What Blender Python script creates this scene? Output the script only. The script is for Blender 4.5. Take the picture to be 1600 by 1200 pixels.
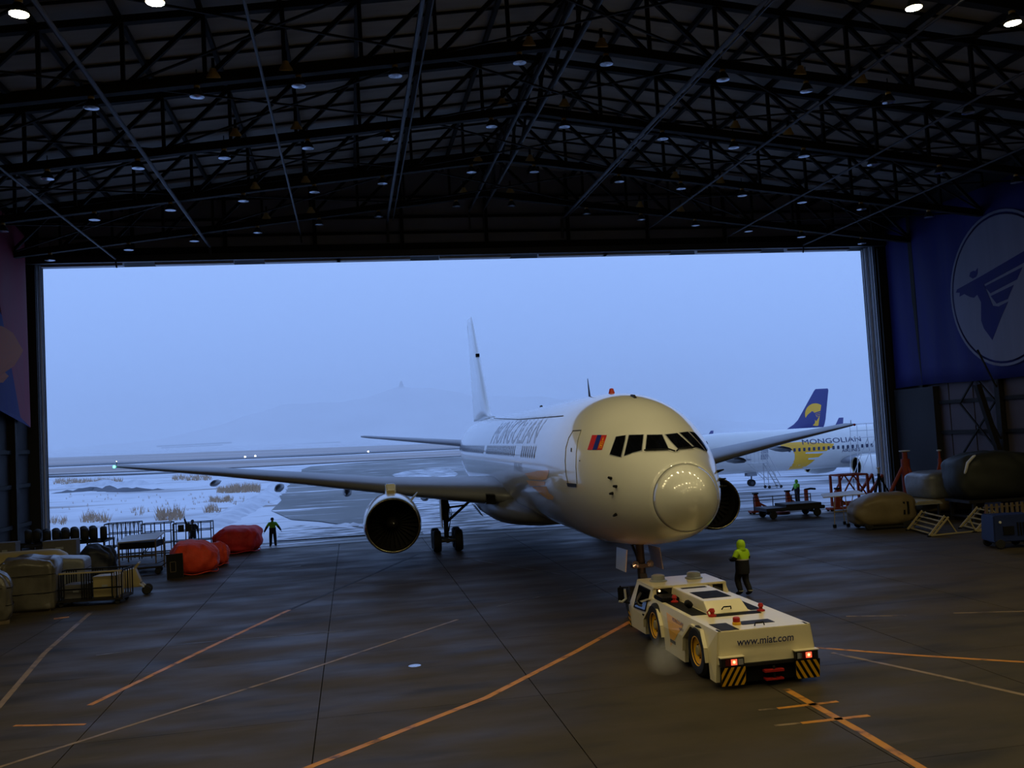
import bpy, bmesh, math, random
from mathutils import Vector, Matrix, Quaternion
from mathutils.bvhtree import BVHTree
from mathutils.geometry import tessellate_polygon
for o in list(bpy.data.objects): bpy.data.objects.remove(o, do_unlink=True)
rnd = random.Random(7)
SC = bpy.context.scene; COL = SC.collection; PI = math.pi

# ------------------------------------------------------------------ camera
F_PX = 1455.0; CAM_H = 5.92; YAW, PITCH, ROLL = 0.1735, 0.0558, -0.0555
def _basis():
    cy, sy, cp, sp = math.cos(YAW), math.sin(YAW), math.cos(PITCH), math.sin(PITCH)
    Fv = Vector((sy*cp, cy*cp, sp)); R = Vector((cy, -sy, 0)); U = R.cross(Fv)
    cr, sr = math.cos(ROLL), math.sin(ROLL)
    return R*cr + U*sr, U*cr - R*sr, Fv
CR, CU, CF = _basis(); CC = Vector((0, 0, CAM_H))
cam = bpy.data.objects.new('camera', bpy.data.cameras.new('camera')); COL.objects.link(cam)
cam.data.sensor_width = 36; cam.data.lens = 36*F_PX/1600; cam.data.clip_end = 9000; cam.data.clip_start = .1
M = Matrix((CR, CU, -CF)).transposed().to_4x4(); M.translation = CC; cam.matrix_world = M
SC.camera = cam
# ------------------------------------------------------------------ sky, exposure
SC.view_settings.view_transform = 'Standard'; SC.view_settings.look = 'None'
SC.view_settings.gamma = 1; SC.view_settings.exposure = 0.0; SC.view_settings.use_curve_mapping = False
W = bpy.data.worlds.new('sky'); SC.world = W; W.use_nodes = True
nt = W.node_tree; nt.nodes.clear()
tc = nt.nodes.new('ShaderNodeTexCoord'); sx = nt.nodes.new('ShaderNodeSeparateXYZ'); rp = nt.nodes.new('ShaderNodeValToRGB')
bg = nt.nodes.new('ShaderNodeBackground'); wo = nt.nodes.new('ShaderNodeOutputWorld')
nt.links.new(tc.outputs['Generated'], sx.inputs[0]); nt.links.new(sx.outputs['Z'], rp.inputs[0])
nt.links.new(rp.outputs[0], bg.inputs[0]); nt.links.new(bg.outputs[0], wo.inputs[0])
SKY0 = (.275, .472, 1.0, 1); SKY1 = (.340, .552, 1.12, 1)
rp.color_ramp.elements[0].position = 0.0; rp.color_ramp.elements[0].color = SKY0
rp.color_ramp.elements[1].position = .22; rp.color_ramp.elements[1].color = SKY1
bg.inputs[1].default_value = 1.0
HAZE = .0008; LAMP_STRENGTH = 150.0; LAMP_COLOR = (1.0, .84, .44)
SC.cycles.use_denoising = True; SC.cycles.use_adaptive_sampling = False
SC.cycles.max_bounces = 8; SC.cycles.diffuse_bounces = 4; SC.cycles.glossy_bounces = 4; SC.cycles.volume_bounces = 1
SC.cycles.sample_clamp_indirect = 4.0

# pixel -> real point helpers (1600x1200 frame)
def ray(px, py): return CF + CR*((px-800)/F_PX) - CU*((py-600)/F_PX)
def fl(px, py, z=0.0):
    d = ray(px, py); return CC + d*((z-CAM_H)/d.z)
def ay(px, py, Y):
    d = ray(px, py); return CC + d*(Y/d.y)
def ax(px, py, X):
    d = ray(px, py); return CC + d*(X/d.x)

# ------------------------------------------------------------------ materials
def lin(c):
    return tuple((v/255/12.92 if v/255 <= .04045 else ((v/255+.055)/1.055)**2.4) for v in c)
def mat(name, rgb, rough=.5, metal=0.0, var=.12, scale=6.0, coat=0.0, bump=0.0, rvar=.1, emit=None, spec=.5, stretch=None):
    m = bpy.data.materials.new(name); m.use_nodes = True; t = m.node_tree; p = t.nodes['Principled BSDF']
    c = lin(rgb)
    g = t.nodes.new('ShaderNodeTexCoord'); n = t.nodes.new('ShaderNodeTexNoise'); n.inputs['Scale'].default_value = scale
    n.inputs['Detail'].default_value = 5
    if stretch:
        mp = t.nodes.new('ShaderNodeMapping'); mp.inputs['Scale'].default_value = stretch
        t.links.new(g.outputs['Object'], mp.inputs[0]); t.links.new(mp.outputs[0], n.inputs[0])
    else: t.links.new(g.outputs['Object'], n.inputs[0])
    r = t.nodes.new('ShaderNodeValToRGB'); e = r.color_ramp.elements
    e[0].position = .25; e[1].position = .75
    e[0].color = tuple(v*(1-var) for v in c)+(1,); e[1].color = tuple(min(1, v*(1+var)) for v in c)+(1,)
    t.links.new(n.outputs['Fac'], r.inputs[0]); t.links.new(r.outputs[0], p.inputs['Base Color'])
    mr = t.nodes.new('ShaderNodeMapRange'); mr.inputs['To Min'].default_value = max(0, rough-rvar); mr.inputs['To Max'].default_value = min(1, rough+rvar)
    t.links.new(n.outputs['Fac'], mr.inputs[0]); t.links.new(mr.outputs[0], p.inputs['Roughness'])
    p.inputs['Metallic'].default_value = metal; p.inputs['Coat Weight'].default_value = coat; p.inputs['Coat Roughness'].default_value = .08; p.inputs['Coat IOR'].default_value = 1.7
    p.inputs['Specular IOR Level'].default_value = spec
    if bump:
        b = t.nodes.new('ShaderNodeBump'); b.inputs['Strength'].default_value = bump; b.inputs['Distance'].default_value = .05
        t.links.new(n.outputs['Fac'], b.inputs['Height']); t.links.new(b.outputs[0], p.inputs['Normal'])
    if emit:
        p.inputs['Emission Color'].default_value = tuple(emit[0])+(1,); p.inputs['Emission Strength'].default_value = emit[1]
    return m
def world_noise_mat(name, stops, scale, rough=(.3, .6),  stretch=(1, 1, 1), detail=8, bump=0.0, lo=.3, hi=.7, extra=None, rscale=None, spec=.5):
    """colour stops over a world-position noise; extra = (rgb, scale, lo, hi, stretch) second layer mixed on top"""
    m = bpy.data.materials.new(name); m.use_nodes = True; t = m.node_tree; p = t.nodes['Principled BSDF']
    g = t.nodes.new('ShaderNodeNewGeometry')
    def noise(sc, st, det=8):
        mp = t.nodes.new('ShaderNodeMapping'); mp.inputs['Scale'].default_value = st
        n = t.nodes.new('ShaderNodeTexNoise'); n.inputs['Scale'].default_value = sc; n.inputs['Detail'].default_value = det
        t.links.new(g.outputs['Position'], mp.inputs[0]); t.links.new(mp.outputs[0], n.inputs[0]); return n
    n = noise(scale, stretch, detail)
    r = t.nodes.new('ShaderNodeValToRGB'); cr = r.color_ramp
    cr.elements[0].position = lo; cr.elements[1].position = hi
    cr.elements[0].color = lin(stops[0])+(1,); cr.elements[1].color = lin(stops[-1])+(1,)
    for i, s in enumerate(stops[1:-1]):
        el = cr.elements.new(lo+(hi-lo)*(i+1)/(len(stops)-1)); el.color = lin(s)+(1,)
    t.links.new(n.outputs['Fac'], r.inputs[0]); out = r.outputs[0]
    for ex in (extra or []):
        rgb, sc, l2, h2, st = ex
        n2 = noise(sc, st); r2 = t.nodes.new('ShaderNodeMapRange'); r2.inputs['From Min'].default_value = l2; r2.inputs['From Max'].default_value = h2
        t.links.new(n2.outputs['Fac'], r2.inputs[0])
        mx = t.nodes.new('ShaderNodeMix'); mx.data_type = 'RGBA'; mx.inputs['B'].default_value = lin(rgb)+(1,)
        t.links.new(r2.outputs[0], mx.inputs['Factor']); t.links.new(out, mx.inputs['A']); out = mx.outputs['Result']
    t.links.new(out, p.inputs['Base Color']); p.inputs['Specular IOR Level'].default_value = spec
    n3 = noise(rscale or scale*.6, stretch, 5)
    mr = t.nodes.new('ShaderNodeMapRange'); mr.inputs['From Min'].default_value = .3; mr.inputs['From Max'].default_value = .7
    mr.inputs['To Min'].default_value = rough[0]; mr.inputs['To Max'].default_value = rough[1]
    t.links.new(n3.outputs['Fac'], mr.inputs[0]); t.links.new(mr.outputs[0], p.inputs['Roughness'])
    if bump:
        b = t.nodes.new('ShaderNodeBump'); b.inputs['Strength'].default_value = bump; b.inputs['Distance'].default_value = .1
        t.links.new(n.outputs['Fac'], b.inputs['Height']); t.links.new(b.outputs[0], p.inputs['Normal'])
    return m
def glow(name, rgb_lin, s):
    m = bpy.data.materials.new(name); m.use_nodes = True; t = m.node_tree; p = t.nodes['Principled BSDF']
    n = t.nodes.new('ShaderNodeTexNoise'); n.inputs['Scale'].default_value = 3
    p.inputs['Base Color'].default_value = (.8, .8, .8, 1)
    p.inputs['Emission Color'].default_value = tuple(rgb_lin)+(1,); p.inputs['Emission Strength'].default_value = s
    return m
MT = {}
MT['paint'] = mat('white aircraft paint', (222, 221, 214), .34, 0, .03, .8, coat=1.0, rvar=.03)
MT['paint_side'] = MT['paint']
MT['greypaint'] = mat('grey aircraft paint', (150, 154, 160), .4, 0, .06, .7, coat=.2)
MT['wing'] = mat('wing grey', (122, 124, 130), .38, .15, .08, .5, coat=.1)
MT['lip'] = mat('polished lip', (170, 160, 135), .22, 1, .05, 2)
MT['dark'] = mat('black plastic', (14, 14, 15), .7, spec=.2)
MT['darkmetal'] = mat('dark metal', (40, 38, 38), .6, .3, spec=.3)
MT['gear'] = mat('gear paint', (62, 64, 68), .45, .2)
MT['rubber'] = mat('rubber', (20, 20, 22), .75, 0, .2, 3)
MT['glass'] = mat('cockpit glass', (8, 9, 13), .06, 0, .02, 2, rvar=.02, spec=.8)
MT['line'] = mat('panel line', (92, 92, 88), .5)
MT['steel'] = mat('roof steel', (30, 28, 26), .75, 0, .15, 1.2, spec=.25)
MT['gable'] = mat('gable sheet', (136, 136, 148), .8, 0, .15, .4)
MT['deck'] = mat('roof deck', (150, 144, 136), .8, 0, .2, .35, stretch=(1, 4, 1))
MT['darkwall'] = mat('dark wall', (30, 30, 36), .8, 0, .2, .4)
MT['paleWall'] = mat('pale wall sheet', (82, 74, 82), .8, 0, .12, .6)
MT['doorleaf'] = mat('door leaf metal', (186, 188, 194), .5, .1, .12, .8)
MT['pane'] = mat('cabin window pane', (136, 142, 160), .15)
MT['pipe'] = mat('pipe paint', (52, 50, 54), .5, .1)
MT['ballast'] = mat('lamp ballast', (196, 164, 100), .5, .1)
MT['reflector'] = mat('lamp reflector', (60, 62, 68), .35, .6)
MT['lens'] = mat('lamp glass', (190, 195, 205), .16, .75, .02, 2, rvar=.02)
MT['lit'] = glow('lit lamp glass', LAMP_COLOR, LAMP_STRENGTH)
MT['lit'].cycles.emission_sampling = 'FRONT'
MT['cream'] = mat('cream paint', (158, 144, 104), .5, 0, .08, 2)
MT['tug'] = mat('tug white', (226, 214, 178), .4, 0, .05, 1.5, coat=.2)
MT['bluedark'] = mat('dark navy sheet', (24, 28, 44), .6, 0, .2, 2)
MT['yellow'] = mat('yellow paint', (236, 176, 22), .45, 0, .08, 3)
MT['gold'] = mat('gold livery', (255, 186, 0), .35, 0, .05, 2, coat=.3)
MT['navy'] = mat('navy livery', (28, 34, 112), .35, 0, .05, 2, coat=.3)
MT['letter'] = mat('navy lettering', (44, 48, 90), .4, 0, .05, 2)
MT['greyletter'] = mat('faded lettering', (180, 182, 192), .35, 0, .05, 2, coat=.4)
MT['red'] = mat('red paint', (176, 34, 28), .5, 0, .1, 2)
MT['flagred'] = mat('flag red', (196, 40, 44), .4, 0, .04, 2)
MT['flagblue'] = mat('flag blue', (22, 44, 140), .4, 0, .04, 2)
MT['orangesteel'] = mat('orange steel', (140, 54, 28), .6, .1, .2, 3)
MT['orange'] = mat('orange fabric', (220, 66, 34), .7, 0, .18, 2.4, bump=1.0)
MT['redfab'] = mat('red fabric', (206, 42, 46), .7, 0, .18, 2.4, bump=1.0)
MT['tarp'] = mat('grey plastic tarp', (84, 80, 72), .32, 0, .25, 1.6, bump=.9)
MT['beigetarp'] = mat('beige cover', (112, 98, 70), .5, 0, .2, 1.2, bump=.5)
MT['greentarp'] = mat('dark green tarp', (34, 36, 30), .6, 0, .25, 1.0, bump=.6)
MT['whitewrap'] = mat('white wrap', (112, 114, 116), .35, 0, .2, 2, bump=.7)
MT['bluesteel'] = mat('blue steel', (20, 36, 84), .5, .1, .15, 2)
MT['carton'] = mat('grey carton', (92, 90, 92), .7)
MT['wood'] = mat('board wood', (96, 82, 62), .6, 0, .2, 3, stretch=(1, 8, 1))
MT['plate'] = mat('white plate', (190, 190, 190), .4)
MT['hivis'] = mat('hi-vis yellow', (176, 224, 22), .6, 0, .06, 5)
MT['hivisgreen'] = mat('hi-vis green', (110, 196, 40), .6, 0, .06, 5)
MT['cloth'] = mat('navy workwear', (20, 21, 30), .8, 0, .15, 6)
MT['blackcloth'] = mat('black workwear', (16, 16, 18), .8, 0, .15, 6)
MT['skin'] = mat('skin', (176, 128, 100), .55, 0, .06, 8)
MT['hair'] = mat('dark hair', (18, 15, 14), .6)
MT['reflect'] = mat('reflective tape', (190, 190, 180), .35)
MT['tail'] = glow('tail lamp red', (1.0, .045, .015), 1.3)
MT['tailhot'] = glow('tail lamp bulb', (1.0, .36, .10), 6.0)
MT['taildark'] = mat('tail lamp lens', (80, 16, 16), .3)
MT['worklamp'] = glow('warm work lamp', (1.0, .42, .16), 26.0)
MT['navgreen'] = glow('green navigation lamp', (.1, 1, .5), 5.0)
MT['strobe'] = glow('white lamp', (.9, .95, 1), 8.0)
MT['cablamp'] = glow('cab lamp', (1.0, .6, .25), 3.0)
MT['bannerblue'] = mat('blue banner cloth', (12, 16, 96), .8, 0, .12, .5, bump=.2, stretch=(1, 3, .5))
MT['bannerpale'] = mat('pale banner print', (112, 116, 140), .8, 0, .1, .6, stretch=(1, 3, .3))
MT['bannerred'] = mat('red banner cloth', (120, 30, 56), .75, 0, .12, .6, stretch=(1, 3, .3))
MT['bannerbrown'] = mat('brown banner print', (150, 74, 18), .75)
MT['markyellow'] = world_noise_mat('yellow floor paint', [(70, 48, 22), (176, 116, 36), (190, 128, 42)], 3.0, (.45, .7), lo=.32, hi=.6)
MT['markworn'] = world_noise_mat('worn pale floor paint', [(44, 40, 34), (124, 104, 82), (132, 112, 90)], 2.2, (.45, .7), lo=.35, hi=.62)
MT['markfaint'] = world_noise_mat('faint floor paint', [(40, 38, 36), (72, 70, 70), (112, 110, 112)], 1.6, (.45, .7), lo=.35, hi=.7)
MT['floor'] = world_noise_mat('hangar concrete', [(50, 44, 32), (62, 54, 40), (69, 60, 45)], .55, (.46, .74), (.6, 1.3, 1), lo=.25, hi=.75,
    extra=[((30, 27, 22), .8, .55, .74, (.3, 1.2, 1)), ((78, 70, 58), 1.8, .62, .85, (.25, 1.5, 1))], rscale=.5, spec=.26)
MT['line_dark'] = mat('dark floor line', (26, 24, 22), .7)
MT['floorbase'] = mat('joint filler', (12, 11, 10), .9)
MT['snow'] = world_noise_mat('snow', [(160, 154, 152), (204, 206, 210), (218, 220, 224)], .05, (.7, .95), lo=.28, hi=.5, bump=.3,
    extra=[((128, 112, 98), .10, .60, .70, (.35, 1.6, 1)), ((150, 140, 134), .55, .62, .74, (.5, 1.4, 1))])
MT['snowbank'] = world_noise_mat('piled snow', [(186, 188, 194), (220, 222, 226)], .6, (.7, .95), bump=.6)
MT['asphalt'] = world_noise_mat('wet taxiway', [(70, 70, 66), (92, 92, 86), (104, 104, 98)], .06, (.35, .7), (1, .5, 1), lo=.3, hi=.7,
    extra=[((214, 216, 222), .16, .60, .66, (.55, 2.2, 1)), ((190, 192, 198), .5, .63, .72, (.25, 1.6, 1))])
MT['apronsnow'] = world_noise_mat('trampled snow', [(70, 70, 70), (184, 186, 192), (212, 214, 220)], .11, (.5, .9), (.45, 1.9, 1), lo=.36, hi=.56,
    extra=[((96, 96, 94), .35, .57, .66, (.2, 1.8, 1))])
MT['streak'] = world_noise_mat('streaked snow on asphalt', [(84, 86, 84), (100, 102, 100), (120, 122, 122)], .3, (.45, .8), (.3, 1.5, 1), lo=.3, hi=.7,
    extra=[((222, 224, 230), .35, .47, .56, (.9, 2.6, 1)), ((230, 232, 236), 1.1, .56, .64, (.35, 1.8, 1))])
MT['drygrass'] = mat('dry grass', (178, 150, 122), .9, 0, .2, 2)
MT['steppe'] = world_noise_mat('steppe grass and snow', [(150, 132, 120), (168, 156, 148), (190, 184, 182)], .02, (.8, .95), (.3, 1.4, 1), lo=.3, hi=.7)
MT['runway'] = mat('distant runway', (96, 98, 104), .8, 0, .1, .01)
MT['hill'] = world_noise_mat('snowy hill', [(196, 196, 200), (226, 228, 232)], .006, (.8, .95), lo=.3, hi=.7)

# ------------------------------------------------------------------ mesh helpers
class MB:
    def __init__(s): s.v = []; s.f = []; s.m = []
    def add(s, vs, fs, mi=0):
        b = len(s.v); s.v += [tuple(p) for p in vs]; s.f += [tuple(b+i for i in f) for f in fs]; s.m += [mi]*len(fs); return s
    def box(s, lo, hi, mi=0, T=None):
        (a, b, c), (d, e, f) = lo, hi
        vs = [Vector(p) for p in ((a,b,c),(d,b,c),(d,e,c),(a,e,c),(a,b,f),(d,b,f),(d,e,f),(a,e,f))]
        if T is not None: vs = [T @ p for p in vs]
        return s.add(vs, [(0,3,2,1),(4,5,6,7),(0,1,5,4),(1,2,6,5),(2,3,7,6),(3,0,4,7)], mi)
    def bar(s, p, q, w, h=None, mi=0, up=(0, 0, 1)):
        """rectangular bar from p to q"""
        p, q = Vector(p), Vector(q); h = h or w; d = (q-p)
        if d.length < 1e-6: return s
        d.normalize(); u = Vector(up)
        if abs(d.dot(u)) > .98: u = Vector((0, 1, 0))
        r = d.cross(u).normalized(); u = r.cross(d)
        vs = [c+r*sx*w/2+u*sy*h/2 for c in (p, q) for sx, sy in ((-1,-1),(1,-1),(1,1),(-1,1))]
        return s.add(vs, [(0,3,2,1),(4,5,6,7),(0,1,5,4),(1,2,6,5),(2,3,7,6),(3,0,4,7)], mi)
    def tube(s, pts, r, n=8, mi=0, cap=True):
        pts = [Vector(p) for p in pts]; rs = r if isinstance(r, (list, tuple)) else [r]*len(pts)
        b = len(s.v); prev = None
        for i, p in enumerate(pts):
            d = (pts[min(i+1, len(pts)-1)]-pts[max(i-1, 0)]).normalized()
            u = Vector((0, 0, 1)) if abs(d.z) < .95 else Vector((0, 1, 0))
            if prev is not None:
                u = prev
            a = d.cross(u).normalized(); u2 = a.cross(d); prev = u2
            for k in range(n):
                t = 2*PI*k/n; s.v.append(tuple(p+(a*math.cos(t)+u2*math.sin(t))*rs[i]))
        for i in range(len(pts)-1):
            for k in range(n):
                s.f.append((b+i*n+k, b+i*n+(k+1) % n, b+(i+1)*n+(k+1) % n, b+(i+1)*n+k)); s.m.append(mi)
        if cap:
            s.f.append(tuple(b+k for k in range(n))[::-1]); s.m.append(mi)
            e = b+(len(pts)-1)*n; s.f.append(tuple(e+k for k in range(n))); s.m.append(mi)
        return s
    def lathe(s, prof, o=(0, 0, 0), axis=(0, 0, 1), n=20, mi=0, close=False):
        """prof: (radius, distance along axis)"""
        o = Vector(o); d = Vector(axis).normalized(); u = Vector((0, 0, 1)) if abs(d.z) < .9 else Vector((1, 0, 0))
        a = d.cross(u).normalized(); c = d.cross(a); b = len(s.v)
        for (r, h) in prof:
            for k in range(n):
                t = 2*PI*k/n; s.v.append(tuple(o+d*h+(a*math.cos(t)+c*math.sin(t))*max(r, 1e-4)))
        for i in range(len(prof)-1):
            for k in range(n):
                s.f.append((b+i*n+k, b+i*n+(k+1) % n, b+(i+1)*n+(k+1) % n, b+(i+1)*n+k)); s.m.append(mi)
        return s
    def loft(s, rings, mi=0, cap=True, closed=True):
        b = len(s.v); n = len(rings[0])
        for r in rings: s.v += [tuple(p) for p in r]
        for i in range(len(rings)-1):
            for k in range(n if closed else n-1):
                s.f.append((b+i*n+k, b+i*n+(k+1) % n, b+(i+1)*n+(k+1) % n, b+(i+1)*n+k)); s.m.append(mi)
        if cap:
            s.f.append(tuple(b+k for k in range(n))[::-1]); s.m.append(mi)
            e = b+(len(rings)-1)*n; s.f.append(tuple(e+k for k in range(n))); s.m.append(mi)
        return s
    def prism(s, poly, fn, t0, t1, mi=0):
        """poly: 2-D outline; fn(a,b,t)->3-D point; extruded from t0 to t1"""
        n = len(poly); tri = tessellate_polygon([[Vector((a, b, 0)) for a, b in poly]])
        b = len(s.v)
        for t in (t0, t1): s.v += [tuple(fn(a, c, t)) for a, c in poly]
        for f in tri:
            s.f.append(tuple(b+i for i in f)); s.m.append(mi); s.f.append(tuple(b+n+i for i in f)[::-1]); s.m.append(mi)
        for k in range(n):
            s.f.append((b+k, b+(k+1) % n, b+n+(k+1) % n, b+n+k)); s.m.append(mi)
        return s
    def mesh(s, name, mats, smooth=False, bevel=0, fix=True):
        me = bpy.data.meshes.new(name); me.from_pydata(s.v, [], s.f)
        for m in (mats if isinstance(mats, (list, tuple)) else [mats]): me.materials.append(MT[m] if isinstance(m, str) else m)
        for p, i in zip(me.polygons, s.m): p.material_index = i
        if fix or bevel:
            bm = bmesh.new(); bm.from_mesh(me); bmesh.ops.recalc_face_normals(bm, faces=bm.faces)
            if bevel:
                es = [e for e in bm.edges if len(e.link_faces) == 2 and e.calc_face_angle(0) > .5]
                bmesh.ops.bevel(bm, geom=es, offset=bevel, segments=2, affect='EDGES', clamp_overlap=True)
            bm.to_mesh(me); bm.free()
        if smooth:
            me.polygons.foreach_set('use_smooth', [True]*len(me.polygons))
            if smooth != 'all':
                try: me.set_sharp_from_angle(angle=.6)
                except Exception: pass
        return me
    def build(s, name, mats, parent=None, **k):
        kind = k.pop('kind', None)
        o = bpy.data.objects.new(name, s.mesh(name, mats, **k)); COL.objects.link(o)
        if parent is not None: o.parent = parent
        if kind: o['kind'] = kind
        return o
def tag(o, label, cat, group=None):
    o['label'] = label; o['category'] = cat
    if group: o['group'] = group
    return o
def thing(name, label, cat, loc=(0, 0, 0), rz=0.0, group=None):
    o = bpy.data.objects.new(name, None); COL.objects.link(o); o.empty_display_size = .3
    o.location = loc; o.rotation_euler = (0, 0, rz)
    return tag(o, label, cat, group)
def dup(root, loc, rz=None, label=None, group=None):
    r = root.copy(); COL.objects.link(r); r.location = loc
    if rz is not None: r.rotation_euler = (0, 0, rz)
    if label: r['label'] = label
    if group: r['group'] = group
    for ch in list(root.children):
        c = ch.copy(); COL.objects.link(c); c.parent = r
        for g in list(ch.children):
            d = g.copy(); COL.objects.link(d); d.parent = c
    return r
def put(name, me, parent, loc=(0, 0, 0), rot=(0, 0, 0), sc=None):
    o = bpy.data.objects.new(name, me); COL.objects.link(o); o.parent = parent; o.location = loc; o.rotation_euler = rot
    if sc: o.scale = sc
    return o
def struct(o): o['kind'] = 'structure'; return o
def pchip(xs, ys, x):
    n = len(xs)
    if x <= xs[0]: return ys[0]
    if x >= xs[-1]: return ys[-1]
    h = [xs[i+1]-xs[i] for i in range(n-1)]; d = [(ys[i+1]-ys[i])/h[i] for i in range(n-1)]
    m = [d[0]]+[0 if d[i-1]*d[i] <= 0 else 3*(h[i-1]+h[i])/((2*h[i]+h[i-1])/d[i-1]+(h[i]+2*h[i-1])/d[i]) for i in range(1, n-1)]+[d[-1]]
    i = max(j for j in range(n-1) if xs[j] <= x); t = (x-xs[i])/h[i]
    return ((2*t**3-3*t*t+1)*ys[i]+(t**3-2*t*t+t)*h[i]*m[i]+(-2*t**3+3*t*t)*ys[i+1]+(t**3-t*t)*h[i]*m[i+1])
def text_mesh(txt, size, shear=0.0, maxedge=None, bold=0.0):
    cu = bpy.data.curves.new('t', 'FONT'); cu.body = txt; cu.size = size; cu.align_x = 'CENTER'; cu.align_y = 'CENTER'; cu.shear = shear
    cu.resolution_u = 3; cu.offset = size*bold
    ob = bpy.data.objects.new('t', cu); COL.objects.link(ob); dg = bpy.context.evaluated_depsgraph_get()
    me = bpy.data.meshes.new_from_object(ob.evaluated_get(dg)); bpy.data.objects.remove(ob)
    bm = bmesh.new(); bm.from_mesh(me); bmesh.ops.triangulate(bm, faces=bm.faces)
    if maxedge: subdiv(bm, maxedge)
    bm.to_mesh(me); bm.free(); return me
def subdiv(bm, maxedge):
    for _ in range(6):
        es = [e for e in bm.edges if e.calc_length() > maxedge]
        if not es: break
        bmesh.ops.subdivide_edges(bm, edges=es, cuts=1); bmesh.ops.triangulate(bm, faces=bm.faces)
def poly2d(poly, maxedge):
    """flat triangulated polygon, edges split to maxedge: (verts 2-D, faces)"""
    bm = bmesh.new(); vs = [bm.verts.new((a, b, 0)) for a, b in poly]
    for f in tessellate_polygon([[Vector((a, b, 0)) for a, b in poly]]):
        try: bm.faces.new([vs[i] for i in f])
        except ValueError: pass
    subdiv(bm, maxedge); bm.verts.index_update()
    V = [(v.co.x, v.co.y) for v in bm.verts]; Fc = [tuple(v.index for v in f.verts) for f in bm.faces]; bm.free(); return V, Fc
def skin_on(bvh, V, Fc, origin_dir, off=.012):
    """lay a flat patch on a surface: origin_dir(a,b)->(origin, direction)"""
    pts = []; ok = []
    for a, b in V:
        o, d = origin_dir(a, b); h, nrm, i, dist = bvh.ray_cast(o, d.normalized())
        if h is None: pts.append(Vector((0, 0, 0))); ok.append(False); continue
        if nrm.dot(d) > 0: nrm = -nrm
        pts.append(h+nrm*off); ok.append(True)
    return pts, [f for f in Fc if all(ok[i] for i in f)]
ORD = ['first', 'second', 'third', 'fourth', 'fifth', 'sixth', 'seventh', 'eighth', 'ninth', 'tenth', 'eleventh', 'twelfth', 'thirteenth', 'fourteenth']
# the airline's rider emblem, unit circle coordinates
def _e(pts): return [((x-340)/300, -(y-600)/480) for x, y in pts]
EMBLEM = [_e([(80,540),(250,490),(480,415),(602,384),(590,440),(470,486),(250,552),(262,600),(290,700),(322,712),(378,694),(340,765),(270,915),(226,832),(214,780),(222,660),(203,606),(182,622),(160,612),(124,582),(92,592),(96,566),(72,560)]),
          _e([(250,566),(470,506),(436,572),(282,618)]), _e([(282,636),(416,600),(376,678),(312,692)]),
          _e([(164,476),(172,452),(190,446),(204,452),(220,436),(216,470),(206,490),(184,496)])]

# ================================================================== HANGAR
XL, XR, XM, YD, YB = -18.6, 37.2, 8.6, 58.56, -16.0
OL, OR, ZH = -18.0, 36.2, 17.46          # door opening
def chord_z(x): return 20.75-.12*abs(x-XM)
def deck_z(x): return 23.7-.12*abs(x-XM)
# floor: a dark bed with slabs laid on it, open joints between
fb = MB().box((XL-.5, YB, -.5), (XR+.5, YD, -.06)).build('floor', 'floorbase'); struct(fb)
xs = [XL]+[-16+5*k for k in range(11)]+[XR]; ys = [YB+6.2*k for k in range(13)]; ys[-1] = YD
for i in range(len(xs)-1):
    for j in range(len(ys)-1):
        MB().box((xs[i]+.012, ys[j]+.006, -.06), (xs[i+1]-.012, ys[j+1]-.006, 0)).build('concrete_slab', 'floor', fb, fix=False)
def stripe(pix, w, m, name='floor_marking', z=.004, wob=0):
    pts = [fl(*p) for p in pix]; mb = MB()
    for a, b in zip(pts, pts[1:]):
        d = (b-a).normalized(); n = Vector((-d.y, d.x, 0))*w/2; u = Vector((0, 0, z))
        k = max(1, int((b-a).length/1.5))
        for q in range(k):
            p0 = a+(b-a)*q/k; p1 = a+(b-a)*(q+1)/k
            mb.add([p0-n, p0+n, p1+n, p1-n, p0-n+u, p0+n+u, p1+n+u, p1-n+u], [(4,5,6,7),(0,1,5,4),(1,2,6,5),(2,3,7,6),(3,0,4,7)])
    return mb.build(name, m, fb)
stripe([(470,1204),(760,1090),(900,1018),(998,964)], .17, 'markyellow')
stripe([(1228,1077),(1340,1140),(1445,1203)], .17, 'markyellow')
stripe([(1215,1107),(1309,1096)], .12, 'markyellow'); stripe([(1252,1130),(1358,1118)], .13, 'markyellow')
stripe([(1186,1110),(1215,1107)], .10, 'markworn'); stripe([(1210,1134),(1250,1130)], .10, 'markworn')
stripe([(1275,1012),(1430,1024),(1605,1035)], .14, 'markyellow'); stripe([(1300,1020),(1450,1052),(1605,1087)], .13, 'markworn')
stripe([(1322,963),(1416,962)], .10, 'markworn'); stripe([(1490,958),(1605,955)], .09, 'markworn')
stripe([(140,1102),(330,1010),(452,953)], .16, 'markyellow'); stripe([(452,953),(560,907),(655,865)], .16, 'line_dark')  # the yellow line runs on in a dark colour
stripe([(-5,1200),(120,1160),(500,1040),(715,968)], .11, 'markworn')
stripe([(22,1134),(133,1132)], .11, 'markyellow'); stripe([(-5,1108),(70,1020),(142,957)], .16, 'markworn')
stripe([(150,1024),(300,1005),(560,984)], .08, 'markfaint'); stripe([(84,967),(108,964)], .3, 'markyellow')
stripe([(352,901),(470,884)], .10, 'markfaint'); stripe([(655,858),(722,872),(880,898)], .09, 'markfaint'); stripe([(700,856),(880,826)], .09, 'markfaint')
stripe([(776,948),(960,905)], .08, 'markfaint'); stripe([(600,862),(690,850)], .09, 'markfaint')
for y in (59.3, 61.1):
    struct(MB().box((OL, y, -.02), (OR, y+.10, .035)).build('trim_1' if y < 60 else 'trim_2', 'steel'))
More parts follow.
